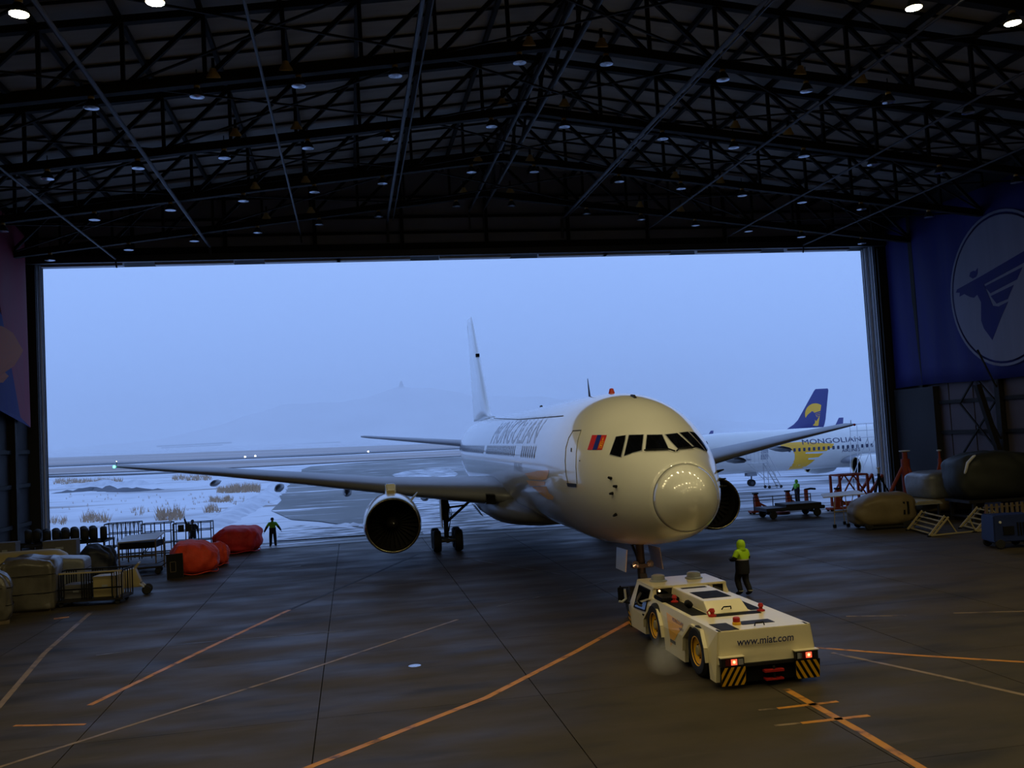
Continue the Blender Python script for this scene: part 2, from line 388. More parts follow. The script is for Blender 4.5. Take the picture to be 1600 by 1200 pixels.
# walls
wf = MB(); wf.box((XL-.3, YD, 0), (OL, YD+.25, 24)); wf.box((OR, YD, 0), (XR+.3, YD+.25, 24))
n = 10
for i in range(n):
    x0 = OL+(OR-OL)*i/n; x1 = OL+(OR-OL)*(i+1)/n
    wf.box((x0, YD, ZH+.9), (x1, YD+.25, 24), 1)
wf = struct(wf.build('wall_front', ['darkwall', 'gable']))
for z, h in ((ZH+.55, .35), (ZH+1.6, .14), (ZH+2.6, .14), (ZH+3.9, .12)):
    MB().box((OL-.4, YD-.18, z), (OR+.4, YD, z+h)).build('rail', 'steel', wf)
for i in range(11):
    x = OL+.2+(OR-OL-.4)*i/10
    MB().box((x-.11, YD-.32, ZH+.5), (x+.11, YD-.18, deck_z(x)-.2)).build('mullion_post', 'steel', wf)
MB().box((OL-.6, YD-.5, ZH+.1), (OR+.6, YD-.2, ZH+.5)).build('door_track', 'pipe', wf)
for i in range(9):
    x0 = OL+(OR-OL)*(i+.12*(i % 3))/9.4+.3
    MB().box((x0, YD+.1, ZH+.0), (x0+4.6, YD+.6, ZH+.32)).build('fascia_strip', 'doorleaf', wf)
MB().box((OL-.5, YD-.1, ZH+.3), (OR+.5, YD+2.2, ZH+1.0)).build('lintel_beam', 'steel', wf)
def wall_side(name, x, s):
    w = MB().box((min(x, x+s*.3), YB, 0), (max(x, x+s*.3), YD+.25, 24)).build(name, 'darkwall'); struct(w); return w
wl = wall_side('wall_left', XL, -1); wr = wall_side('wall_right', XR, 1)
wb = struct(MB().box((XL-.3, YB-.3, 0), (XR+.3, YB, 24.2)).build('wall_back', 'darkwall'))
# sheets, girts, columns and braces of the side walls
for w, x, s in ((wr, XR, -1), (wl, XL, 1)):
    lo, hi = (x+s*.04, x) if s < 0 else (x, x+s*.04)
    for y0 in (33.95, 41.15, 48.35):
        for k in range(3):
            for z0, z1 in ((.1, 2.4), (2.5, 4.6), (4.7, 6.5), (6.6, 8.8)):
                if w is wl and z0 > 5: continue
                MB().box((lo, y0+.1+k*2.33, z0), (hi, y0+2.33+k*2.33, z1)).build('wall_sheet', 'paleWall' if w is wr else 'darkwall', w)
    for z in (2.45, 4.65, 6.55, 8.85, 11.5, 14.5):
        MB().bar((x+s*.12, YB+.3, z), (x+s*.12, YD-.4, z), .16, .22).build('girt', 'steel', w)
    for j in range(8):
        y = 5+7.2*j
        c = MB(); c.box((x+s*.2-.18, y-.06, 0), (x+s*.2+.18, y+.06, 19)); c.box((x+s*.2-.2, y-.2, 0), (x+s*.2-.14, y+.2, 19)); c.box((x+s*.2+.14, y-.2, 0), (x+s*.2+.2, y+.2, 19))
        c.build('column', 'steel', w)
        if w is wr and y < 54: MB().bar((x+s*1.6, y, 7.4), (x+s*.5, y, 3.2), .3, .3).build('inclined_strut', 'steel', w)
        if 33 < y < 50:
            for (z0, z1) in ((.4, 3.4), (3.4, 6.4), (6.4, 9.4)):
                MB().bar((x+s*.3, y+.3, z0), (x+s*.3, y+3.5, z1), .09).build('brace', 'steel', w)
                MB().bar((x+s*.3, y+3.5, z0), (x+s*.3, y+.3, z1), .09).build('brace', 'steel', w)
                MB().bar((x+s*1.4, y, z1), (x+s*.4, y, z0+.8), .08).build('brace', 'steel', w)
MB().box((XR-.5, 54.0, 0), (XR-.05, 58.3, 7.6)).build('dark_panel', 'darkwall', wr)
MB().bar((XR-.9, YD-.25, 0), (XR-.9, YD-.25, 17.4), .12).build('downpipe', 'steel', wr)
# sliding door leaves stacked at both sides of the opening
k = 1
for s, x0 in ((-1, OL), (1, OR)):
    for i in range(4):
        y = YD+.12+.5*i; off = (.0, .10, .04, .14)[i]
        a, b = (x0+off, x0+off+6.4) if s > 0 else (x0-off-6.4, x0-off)
        d = struct(MB().box((a, y, .06), (b, y+.36, ZH+.5)).build('door_%d' % k, 'doorleaf')); k += 1
        e = x0+s*off
        for yy in (y+.06, y+.26):
            MB().box((e-.03 if s > 0 else e, yy, .1), (e if s > 0 else e+.03, yy+.035, ZH+.4)).build('edge_rib', 'darkmetal', d)
# ------------------------------------------------------------------ roof
roof = MB()
for a, b in ((XL-.4, XM), (XM, XR+.4)):
    roof.add([(a, YB-.3, deck_z(a)), (b, YB-.3, deck_z(b)), (b, YD+.3, deck_z(b)), (a, YD+.3, deck_z(a)), (a, YB-.3, deck_z(a)+.3), (b, YB-.3, deck_z(b)+.3), (b, YD+.3, deck_z(b)+.3), (a, YD+.3, deck_z(a)+.3)],
        [(0,1,2,3),(4,5,6,7),(0,1,5,4),(1,2,6,5),(2,3,7,6),(3,0,4,7)])
ceil = struct(roof.build('ceiling', 'deck'))
for j in range(34):
    y = -3+1.8*j
    for a, b in ((XL, XM), (XM, XR)):
        MB().bar((a, y, deck_z(a)-.05), (b, y, deck_z(b)-.05), .08, .10).build('purlin', 'steel', ceil)
for i in range(21):
    x = XL+(XR-XL)*i/20
    MB().bar((x, YB, deck_z(x)-.3), (x, YD, deck_z(x)-.3), .16, .24).build('joist', 'steel', ceil)
TRUSS_Y = [5+7.2*j for j in range(8)]
for ty in TRUSS_Y:
    tr = bpy.data.objects.new('roof_truss', None); COL.objects.link(tr); tr.parent = ceil; tr.location = (0, ty, 0)
    xs_ = [XL+.2+(XR-XL-.4)*i/20 for i in range(21)]
    for a, b in ((xs_[0], XM), (XM, xs_[-1])):
        MB().bar((a, 0, chord_z(a)), (b, 0, chord_z(b)), .34, .36).build('bottom_chord', 'steel', tr)
        MB().bar((a, 0, deck_z(a)-.5), (b, 0, deck_z(b)-.5), .3, .26).build('top_chord', 'steel', tr)
    for i, x in enumerate(xs_):
        MB().bar((x, 0, chord_z(x)), (x, 0, deck_z(x)-.5), .14).build('vertical', 'steel', tr)
        if i < 20:
            x2 = xs_[i+1]
            if x < XM-.1: p, q = (x, 0, chord_z(x)), (x2, 0, deck_z(x2)-.5)
            else: p, q = (x, 0, deck_z(x)-.5), (x2, 0, chord_z(x2))
            MB().bar(p, q, .16).build('diagonal', 'steel', tr)
# ridge girder along the hall and light bracing between trusses
rg = bpy.data.objects.new('ridge_girder', None); COL.objects.link(rg); rg.parent = ceil
for dx in (-.45, .45):
    MB().bar((XM+dx, -2, chord_z(XM)-.1), (XM+dx, YD, chord_z(XM)-.1), .16, .2).build('chord', 'steel', rg)
for j in range(16):
    y = 5+3.6*j
    if y+3.6 > YD: break
    MB().bar((XM-.45, y, chord_z(XM)), (XM-.45, y+3.6, deck_z(XM)-.5), .12).build('diagonal', 'steel', rg)
    MB().bar((XM+.45, y+3.6, chord_z(XM)), (XM+.45, y, deck_z(XM)-.5), .12).build('diagonal', 'steel', rg)
for j in range(7):
    for i in range(0, 20, 4):
        xa, xb = XL+.2+(XR-XL-.4)*i/20, XL+.2+(XR-XL-.4)*(i+4)/20; y = TRUSS_Y[j]
        MB().bar((xa, y, chord_z(xa)+.1), (xb, y+7.2, chord_z(xb)+.1), .07).build('bracing_rod', 'steel', ceil)
        MB().bar((xb, y, chord_z(xb)+.1), (xa, y+7.2, chord_z(xa)+.1), .07).build('bracing_rod', 'steel', ceil)
for i, x in enumerate((-13.3, -7.9, -2.5, 2.8, 8.0, 8.9, 14.0, 19.8, 25.2, 30.6)):
    z = chord_z(x)-.42; r = .085 if i in (3, 6, 1) else .055
    MB().tube([(x, -8, z), (x, YD-.7, z), (x+.02, YD-.55, z-1.2 if 3 <= i <= 6 else z-.5)], r, 8).build('pipe', 'pipe', ceil, smooth=True)
    if i in (3, 6): MB().tube([(x+.35, -8, z+.1), (x+.35, YD-.7, z+.1)], .04, 6).build('pipe', 'pipe', ceil, smooth=True)
# ------------------------------------------------------------------ lamps
def bell_lamp():
    t = thing('bell_lamp', '', 'lamp')
    MB().tube([(0, 0, .62), (0, 0, 1.0)], .02, 6).build('rod', 'steel', t)
    MB().lathe([(0, .62), (.11, .62), (.11, .34), (.05, .3)], n=12).build('ballast', 'ballast', t, smooth=True)
    MB().lathe([(.06, .34), (.12, .3), (.2, .17), (.265, .02), (.275, 0), (.25, .005), (.18, .16), (.06, .28)], n=20).build('reflector', 'reflector', t, smooth=True)
    MB().lathe([(0, -.035), (.12, -.028), (.25, 0), (.25, .01), (0, .01)], n=18).build('lens', 'lens', t, smooth=True)
    return t
OFFS = (-24.8, -20.6, -17.0, -13.45, -9.9, -6.4, -1.7, 1.7, 6.4, 9.9, 13.45, 17.0, 20.6, 24.8)
lamp0 = bell_lamp(); used = [0]
def lamp_z(x): return 20.17-.12*abs(x-XM)
lit_lens = MB().add([(.25*math.cos(2*PI*k/12), .25*math.sin(2*PI*k/12), -.004) for k in range(12)], [tuple(range(12))[::-1]]).mesh('lens', 'lit', fix=False)
ROWS = {4: 'row nearest the door', 3: 'second row in from the door', 2: 'third row in from the door', 1: 'fourth row in from the door', 0: 'lit row crossing the top of the view'}
for r in range(4, -4, -1):
    y = 26.6+7.2*r
    for i, dx in enumerate(OFFS):
        x = XM+dx; loc = (x, y, lamp_z(x)); n = ORD[13-i]
        if r >= 1: lab, grp = 'unlit bell lamp %s from the banner wall, %s' % (n, ROWS[r]), 'unlit lamps under the roof'
        elif r == 0:
            vis = i in (3, 4, 10, 11)
            lab = ('lit bell lamp %s from the banner wall, %s' % (n, ROWS[0])) if vis else 'lit warm bell lamp of the nearer rows, mirrored on the aircraft nose'
            grp = 'lit lamps under the roof'
        else:
            if i in (0, 13): continue
            lab, grp = 'lit warm bell lamp of the nearer rows, mirrored on the aircraft nose', 'lit lamps under the roof'
        if not used[0]:
            used[0] = 1; o = lamp0; o.location = loc; o['label'] = lab; o['group'] = grp
        else: o = dup(lamp0, loc, 0, lab, grp)
        if r <= 0:
            for c in o.children:
                if c.name.startswith('lens'): c.data = lit_lens
# small floodlights in pairs on the bottom chords
def floodlight():
    t = thing('floodlight', '', 'lamp')
    MB().box((-.05, -.05, .3), (.05, .05, .7)).build('bracket', 'steel', t)
    MB().lathe([(0, .34), (.1, .32), (.13, .22), (.24, .06), (.25, 0), (.23, .01), (.1, .2), (0, .22)], axis=(0, -.35, 1), n=14).build('reflector', 'ballast', t, smooth=True)
    return t
fl0 = None
for r in (1, 2, 3, 4):
    y = 26.6+7.2*r-.5
    for si, xx in enumerate((-4.2, -1.7, 7.2, 10.0, 18.0, 20.6)):
        loc = (xx, y-(0 if r % 2 else .9), chord_z(xx)-.15)
        lab = 'small floodlight %s from the banner wall, above the %s' % (ORD[5-si], ROWS[r])
        if fl0 is None: fl0 = floodlight(); o = fl0; o.location = loc; o['label'] = lab; o['group'] = 'small floodlights on the trusses'
        else: o = dup(fl0, loc, 0, lab, 'small floodlights on the trusses')
# ------------------------------------------------------------------ banners
def banner_right():
    X = XR-.42
    t = thing('banner', 'huge dark blue banner with pale disc and winged rider emblem', 'banner', (X, 50, 7.7))
    y0, y1, z0, z1 = 58.2-50, 38.5-50, 0, 11.2
    mb = MB(); rows = 10; cols = 40
    for j in range(rows+1):
        for i in range(cols+1):
            u = i/cols; v = j/rows
            mb.v.append((.06*math.sin(i*1.1+j*.2)*(1-.4*v), y0+(y1-y0)*u, z0+(z1-z0)*v+.06*math.sin(u*9)))
    for j in range(rows):
        for i in range(cols):
            a = j*(cols+1)+i; mb.f.append((a, a+1, a+cols+2, a+cols+1)); mb.m.append(0)
    o = mb.build('cloth', 'bannerblue', t, smooth='all')
    sm = o.modifiers.new('thick', 'SOLIDIFY'); sm.thickness = .012
    c = ax(1566, 450, X); cy, cz, R = c.y-50, c.z-7.7, 4.35
    def fn(a, b, k): return (-.11-k, cy-a*R, cz+b*R)
    N = 56
    disc = [(math.cos(2*PI*i/N)*.955, math.sin(2*PI*i/N)*.955) for i in range(N)]
    MB().prism(disc, fn, 0, .01).build('pale_disc', 'bannerpale', t)
    ring = MB()
    for i in range(N):
        a, b = 2*PI*i/N, 2*PI*(i+1)/N
        ring.prism([(math.cos(a)*.985, math.sin(a)*.985), (math.cos(a)*1.02, math.sin(a)*1.02), (math.cos(b)*1.02, math.sin(b)*1.02), (math.cos(b)*.985, math.sin(b)*.985)], fn, 0, .01)
    ring.build('pale_ring', 'bannerpale', t)
    e = MB()
    for p in EMBLEM: e.prism(p, fn, .012, .022)
    e.build('rider_emblem', 'bannerblue', t)
banner_right()
def banner_left():
    X = XL+.42
    t = thing('banner', 'tall hanging cloth banner in pink-red and blue with brown figure', 'banner', (X, 54, 8.0))
    def P(px, py): q = ax(px, py, X); return (q.y-54, q.z-8.0)
    red = [P(34,368), P(45,668), P(29,652), P(0,493), P(-30,340), P(-30,300)]
    blue = [P(0,493), P(29,652), P(44,668), P(0,644), P(-40,622), P(-40,420)]
    def fn(a, b, k): return (.1+k+.04*math.sin(a*3), a, b)
    MB().prism(red, fn, 0, .03).build('red_field', 'bannerred', t)
    MB().prism(blue, fn, .01, .035).build('blue_field', 'bannerblue', t)
    MB().prism([P(-30,505), P(0,510), P(14,520), P(31,548), P(27,558), P(16,572), P(4,582), P(9,588), P(0,598), P(-30,600)], fn, .036, .06).build('brown_figure', 'bannerbrown', t)
banner_left()

# ================================================================== OUTSIDE
def terr(x, y):
    t = x/max(y, 1)
    return max(0, y-66)*(.0062-.024*min(t, .8)-.06*min(.35, max(0, t-.3)))
def ground_hit(px, py):
    d = ray(px, py); lo, hi = 20.0, 2300.0
    f = lambda Y: (CC+d*(Y/d.y)).z-terr(d.x/d.y*Y, Y)
    if f(hi) > 0: return CC+d*(hi/d.y)
    for _ in range(50):
        m = (lo+hi)/2
        if f(m) > 0: lo = m
        else: hi = m
    p = CC+d*(hi/d.y); p.z = terr(p.x, p.y); return p
mb = MB(); Ys = [YD]+[62, 66, 70, 75, 82, 90, 100, 112, 126, 142, 160, 185, 215, 250, 300, 360, 440, 540, 680, 860, 1100, 1400, 1800, 2300]; NX = 48
for y in Ys:
    for i in range(NX+1):
        x = (-1.1+2.6*i/NX)*(y*.9+30); mb.v.append((x, y, terr(x, y)-.03))
for j in range(len(Ys)-1):
    for i in range(NX):
        a = j*(NX+1)+i; mb.f.append((a, a+1, a+NX+2, a+NX+1)); mb.m.append(0)
snow = struct(mb.build('ground', 'snow', smooth='all'))
def patch(pix, m, name, z=.03, edge=14, wob=0.0, parent=None):
    """flat area on the ground outlined by points of the terrain"""
    base = [ground_hit(*p) for p in pix]
    V, Fc = poly2d([(p.x, p.y) for p in base], edge)
    mb = MB().add([(a, b, terr(a, b)+z) for a, b in V], Fc)
    return struct(mb.build(name, m, parent))
patch([(430,848),(520,842),(640,833),(900,815),(1110,798),(1366,782),(1372,796),(1110,815),(900,826),(658,840),(430,857),(80,878),(80,872)], 'asphalt', 'pavement_threshold', .02, 6)
taxi = patch([(485,729),(600,720),(720,712),(860,703),(990,694),(1010,740),(1010,790),(880,812),(760,822),(640,829),(560,824),(500,815),(455,812),(424,798),(440,782),(434,768),(448,751),(464,736)], 'asphalt', 'pavement_taxiway', .03, 12)
patch([(1010,790),(1010,700),(1100,720),(1380,700),(1380,790),(1100,800)], 'apronsnow', 'pavement_apron', .025, 12)
patch([(612,742),(640,735),(700,731),(716,741),(690,760),(730,775),(800,785),(900,800),(900,822),(760,830),(662,836),(650,815),(628,786),(655,770)], 'streak', 'pavement_snow_streaks', .05, 5)
patch([(432,846),(520,840),(655,831),(656,824),(560,826),(470,822),(438,828)], 'streak', 'pavement_snow_edge', .045, 5)
# strips of the airfield beyond
def band(pts_top, pts_bot, m, name, z):
    n = 24; mb = MB()
    def at(pts, x):
        for (xa, ya), (xb, yb) in zip(pts, pts[1:]):
            if x <= xb: return ya+(yb-ya)*(x-xa)/(xb-xa)
        return pts[-1][1]
    x0, x1 = pts_top[0][0], pts_top[-1][0]
    for i in range(n+1):
        x = x0+(x1-x0)*i/n
        for p in (ground_hit(x, at(pts_bot, x)), ground_hit(x, at(pts_top, x))): mb.v.append((p.x, p.y, p.z+z))
    for i in range(n): mb.f.append((2*i, 2*i+2, 2*i+3, 2*i+1)); mb.m.append(0)
    return struct(mb.build(name, m))
band([(30,717.5),(480,701),(760,690.5),(1130,677)], [(30,730),(480,711),(760,699),(1130,684)], 'steppe', 'field_far_strip', .25)
band([(30,729.8),(480,711),(760,698),(1130,683)], [(30,732),(480,713),(760,700),(1130,685)], 'runway', 'field_runway', .3)
band([(30,734.5),(480,715.5),(760,702.5),(1130,688)], [(30,744),(380,731),(760,711),(1130,694)], 'steppe', 'field_near_strip', .2)
band([(30,745.5),(200,741),(330,736)], [(30,747.5),(200,742.6),(330,737)], 'runway', 'field_track', .2)
# dry grass: patches low on the snow, tufts near the hangar
gmesh = []
def grass_patch(px0, px1, py, h, n, spread):
    mb = MB()
    for _ in range(n):
        p = ground_hit(rnd.uniform(px0, px1), py+rnd.uniform(-spread, spread)); hh = h*rnd.uniform(.5, 1.2)
        for _b in range(4):
            w = .05*h; dx, dy = rnd.uniform(-.45, .45)*hh, rnd.uniform(-.4, .4)*hh; bx, by = rnd.uniform(-.3, .3)*h, rnd.uniform(-.3, .3)*h
            mb.add([(p.x+bx-w, p.y+by, p.z-.05), (p.x+bx+w, p.y+by, p.z-.05), (p.x+bx+dx, p.y+by+dy, p.z+hh)], [(0, 1, 2)])
    o = mb.build('dry_grass', 'drygrass', fix=False, kind='stuff'); return o
for args in ((130,168,812,.75,36,4),(246,282,808,.95,45,6),(80,105,816,.5,25,4),(205,232,800,.5,14,5),(320,344,797,.7,22,4),(85,190,754,.9,150,3),
             (340,372,768,.8,60,2.5),(364,404,766,.9,110,3.5),(330,362,782,.6,60,3),(270,330,748,.8,90,3),(300,420,783,.35,60,6),(90,330,786,.3,60,16),(600,690,752,.4,20,6)):
    g = grass_patch(*args); g['kind'] = 'stuff'; tag(g, 'dry grass poking through the snow outside the hangar', 'grass', 'dry grass on the snow')
# low dark-coloured ditch bank and the ploughed snow bank by the taxiway
def bank(pix, h, w, m, name, jag=.3):
    pts = [ground_hit(*p) for p in pix]; mb = MB(); rings = []
    dense = []
    for a, b in zip(pts, pts[1:]):
        k = 8
        dense += [a+(b-a)*q/k for q in range(k)]
    dense.append(pts[-1])
    for i, p in enumerate(dense):
        d = (dense[min(i+1, len(dense)-1)]-dense[max(0, i-1)]); d.z = 0; d.normalize(); nn = Vector((-d.y, d.x, 0))
        e = math.sin(PI*i/(len(dense)-1))**.4; hh = h*e*rnd.uniform(1-jag, 1+jag); ww = w*(.3+.7*e)*rnd.uniform(1-jag*.6, 1+jag*.6)
        rings.append([p+nn*ww*t+Vector((0, 0, hh*math.cos(t*PI/2)*(1+.2*rnd.uniform(-1, 1)) - .06)) for t in (-1, -.6, -.25, .1, .45, .75, 1)])
    mb.loft(rings, cap=False, closed=False); return struct(mb.build(name, m, smooth='all'))
bank([(78,771),(150,766),(205,768),(258,764)], 0.5, 1.5, 'runway', 'terrain_ditch', .6)
bank([(86,762),(170,758),(250,757)], .8, 1.6, 'snowbank', 'terrain_snow_ridge', .4)
bank([(470,733),(447,746),(434,760),(424,772),(400,785),(370,800),(345,815),(330,826)], .55, 1.7, 'snowbank', 'terrain_snow_bank', .35)
bank([(520,819),(570,822),(620,824),(660,822)], .2, .8, 'snowbank', 'terrain_snow_windrow', .5)
# haze over the airfield
hz = MB().box((-2600, 140, -80), (2600, 3200, 160)).build('haze', 'dark', kind='stuff'); tag(hz, 'pale winter haze over the airfield hiding the hills', 'haze')
hm = bpy.data.materials.new('haze'); hm.use_nodes = True; t_ = hm.node_tree; t_.nodes.clear()
vs_ = t_.nodes.new('ShaderNodeVolumeScatter'); vs_.inputs['Density'].default_value = HAZE; vs_.inputs['Color'].default_value = (1, 1, 1, 1)
oo_ = t_.nodes.new('ShaderNodeOutputMaterial'); t_.links.new(vs_.outputs[0], oo_.inputs['Volume']); hz.data.materials.clear(); hz.data.materials.append(hm)
# hills
ridge = [(-150,700),(60,705),(240,688),(330,668),(400,645),(450,631),(520,629),(570,623),(600,611),(625,603),(650,607),(668,605),(700,610),(740,620),(800,619),(860,621),(920,628),(1000,640),(1100,655),(1250,664),(1500,655),(1700,650)]
mb = MB(); rings = []
for i in range(120):
    x = -150+1850*i/119
    for (xa, ya), (xb, yb) in zip(ridge, ridge[1:]):
        if xa <= x <= xb: y = ya+(yb-ya)*(x-xa)/(xb-xa)
    y += .8*math.sin(x*.11)+.6*math.sin(x*.31)
    top = ay(x, y, 2700); base = ay(x, y, 2200); bz = terr(base.x, 2200)-6; ring = []
    for k in range(7):
        t = k/6; Yk = 2200+500*t; s = t**1.3
        ring.append((top.x*Yk/2700, Yk, bz+(top.z-bz)*s+rnd.uniform(-1, 1)*3*math.sin(PI*t)))
    ring.append((top.x*3100/2700, 3100, bz)); rings.append(ring)
mb.loft(rings, cap=False, closed=False); struct(mb.build('hills', 'hill', smooth='all'))
p = ay(627, 602, 2690)
t = thing('hilltop_tower', 'tiny round-topped tower on the summit of the hazy hill', 'tower', p-Vector((0, 0, 4)))
MB().lathe([(0, 0), (7, 0), (6, 8), (4.2, 9), (4, 14), (0, 17)], n=10).build('tower_body', 'runway', t)
for i, (a, b) in enumerate((((245,696.5),(362,690.5)), ((383,697.5),(532,690)))):
    A, B = ay(a[0], a[1]+1, 1950), ay(b[0], b[1]+1, 1950)
    o = MB().bar(A, B, 3, 2.6); 
    o.bar(A+Vector((20, -60, -4)), B+Vector((-10, -60, -4)), 3, 1.6); o = o.build('perimeter_fence', 'runway')
    tag(o, 'faint %s line of distant perimeter fence below the hills, %s one' % (('shorter', 'left-hand side') if i == 0 else ('longer', 'nearer the aircraft tail')), 'fence')
    o['label'] = ('faint shorter distant perimeter fence below the hills' if i == 0 else 'faint longer distant perimeter fence ending near the tailplane')
for i, (a, b, l) in enumerate(((383,716,'first'), (399,714.5,'second'), (575.5,707.5,'last'))):
    p = ground_hit(a, b+1)
    t = thing('runway_light', 'white runway light far out on the snowfield, %s from the wing tip' % l, 'light', p, 0, 'runway lights')
    MB().lathe([(0, 0), (.2, 0), (.15, .5), (0, .5)], n=8).build('post', 'runway', t)
    MB().lathe([(0, .5), (.3, .6), (.35, .9), (.2, 1.1), (0, 1.15)], n=10).build('lamp_dome', 'strobe', t)

# ================================================================== THE WIDE-BODY AIRLINER
TH = .0225; NOSE = Vector((8.86, 23.5, 0))
JET = thing('airliner', 'large white wide-body jet airliner backing nose-in through the hangar door', 'airplane', NOSE, -TH)
JETM = Matrix.Translation(NOSE) @ Matrix.Rotation(-TH, 4, 'Z'); JETI = JETM.inverted()
def jray(px, py):
    return JETI @ CC, (JETI.to_3x3() @ ray(px, py)).normalized()
# stations: aft, half width, top, bottom
FS = [(0,0,4.0,4.0),(.06,.27,4.28,3.72),(.25,.52,4.52,3.46),(.6,.80,4.80,3.17),(1.0,1.03,5.02,2.98),(1.6,1.30,5.30,2.79),(2.2,1.53,5.60,2.66),(3.0,1.81,6.05,2.52),(3.8,2.05,6.46,2.41),(4.8,2.27,6.84,2.29),
      (6.2,2.44,7.11,2.16),(8,2.515,7.22,2.07),(10,2.515,7.25,2.06),(36,2.515,7.25,2.06),(39,2.48,7.25,2.25),(42,2.30,7.23,2.8),(45,1.96,7.2,3.5),(48,1.5,7.08,4.35),(51,.95,6.85,5.15),(53,.52,6.6,5.75),(54,.22,6.4,6.05)]
FA = [math.sqrt(s[0]) for s in FS]
def fus(a):
    q = math.sqrt(max(a, 0)); return [pchip(FA, [s[k] for s in FS], q) for k in (1, 2, 3)]
def fus_ring(a, n=56):
    hw, tp, bt = fus(a); zc = bt+(tp-bt)*(.50 if a > 8 else .48+.02*a/8); r = []
    for k in range(n):
        t = 2*PI*k/n; c, s = math.cos(t), math.sin(t)
        r.append((hw*c, a, zc+(tp-zc)*s if s > 0 else zc+(zc-bt)*s))
    return r
A_RAD = .80
fr = [A_RAD+(2.4-A_RAD)*i/10 for i in range(10)]+[2.4+.4*i for i in range(16)]+[9+1.5*i for i in range(19)]+[36.5+.9*i for i in range(20)]+[54]
body = MB().loft([fus_ring(a) for a in fr], cap=True); fuse = body.build('fuselage', 'paint', JET, smooth='all')
rr = [.004]+[A_RAD*(i/14)**1.8 for i in range(1, 14)]+[A_RAD-.012]
rad = MB().loft([fus_ring(a) for a in rr], cap=True).build('radome', 'paint', JET, smooth='all')
def make_bvh(mbs):
    v = []; f = []
    for m in mbs:
        b = len(v); v += [Vector(p) for p in m.v]; f += [tuple(b+i for i in q) for q in m.f]
    return BVHTree.FromPolygons(v, f)
BV = make_bvh([MB().loft([fus_ring(a) for a in rr+fr], cap=True)])
MB().loft([[tuple(Vector(p)+(Vector(p)-Vector((0, A_RAD, 3.85))).normalized()*e) for p in fus_ring(A_RAD+d)] for d, e in ((-.014, .002), (-.01, .004), (.004, .004), (.008, .002))], cap=False).build('radome_seam', 'line', fuse)
def px_patch(pix, name, m, off=.012, edge=6.0, mirror=True, parent=None, thick=0):
    V, Fc = poly2d(pix, edge); P, Fc = skin_on(BV, V, Fc, jray, off)
    out = []
    for s in ((1, -1) if mirror else (1,)):
        mb = MB().add([(p.x*s, p.y, p.z) for p in P], Fc if s > 0 else [f[::-1] for f in Fc])
        o = mb.build(name, m, parent or fuse, smooth='all', fix=False); out.append(o)
    return out
def px_line(pix, r, name, m, mirror=False, off=.006, parent=None, close=False):
    pts = []
    pp = list(pix)+([pix[0]] if close else [])
    for (xa, ya), (xb, yb) in zip(pp, pp[1:]):
        k = max(1, int(math.hypot(xb-xa, yb-ya)/4))
        pts += [(xa+(xb-xa)*i/k, ya+(yb-ya)*i/k) for i in range(k)]
    pts.append(pp[-1]); P = []
    for q in pts:
        o, d = jray(*q); h, nr, i, ds = BV.ray_cast(o, d)
        if h is not None: P.append(h+(nr if nr.dot(d) < 0 else -nr)*off)
    for s in ((1, -1) if mirror else (1,)):
        MB().tube([(p.x*s, p.y, p.z) for p in P], r, 5).build(name, m, parent or fuse, fix=False)
def Z8(x, y): return (940+x/8.889, 660+y/8.889)      # the cockpit close-up
PANES = [[Z8(205,205),Z8(335,185),Z8(330,240),Z8(272,482),Z8(118,445)], [Z8(385,182),Z8(582,178),Z8(558,392),Z8(440,420),Z8(318,466)],
         [Z8(634,180),Z8(838,178),Z8(932,378),Z8(612,386)]]
for p in PANES:
    cx = sum(q[0] for q in p)/len(p); cy = sum(q[1] for q in p)/len(p)
    fr_ = [(q[0]+(1.1 if q[0] > cx else -1.1), q[1]+(1.1 if q[1] > cy else -1.1)) for q in p]
    for f_ in px_patch(fr_, 'windshield_frame', 'greypaint', .010, 5): pass
    for o in px_patch(p, 'cockpit_window', 'glass', .020, 5): pass
# window-post paint between the front panes and wipers
for s in (1, -1):
    for (pa, pb) in (((Z8(600,402)), (Z8(930,392))), (Z8(930,388), Z8(1020,418))):
        P = []
        for i in range(9):
            o, d = jray(pa[0]+(pb[0]-pa[0])*i/8, pa[1]+(pb[1]-pa[1])*i/8); h, nr, _, _ = BV.ray_cast(o, d)
            if h: P.append(h+nr*(.05 if nr.dot(d) < 0 else -.05))
        if len(P) > 1: MB().tube([(p.x*s, p.y, p.z) for p in P], .022, 5).build('wiper', 'dark', fuse)
# probes on the nose side
for q in (Z8(135,775), Z8(207,890), Z8(155,985), (963, 803.5)):
    o, d = jray(*q); h, nr, _, _ = BV.ray_cast(o, d); nr = nr if nr.dot(d) < 0 else -nr
    for s in (1, -1):
        S = lambda v: (v.x*s, v.y, v.z)
        MB().tube([S(h), S(h+nr*.10), S(h+nr*.13+Vector((0, -.16, .02)))], [.05, .035, .018], 6).build('probe', 'dark', fuse)
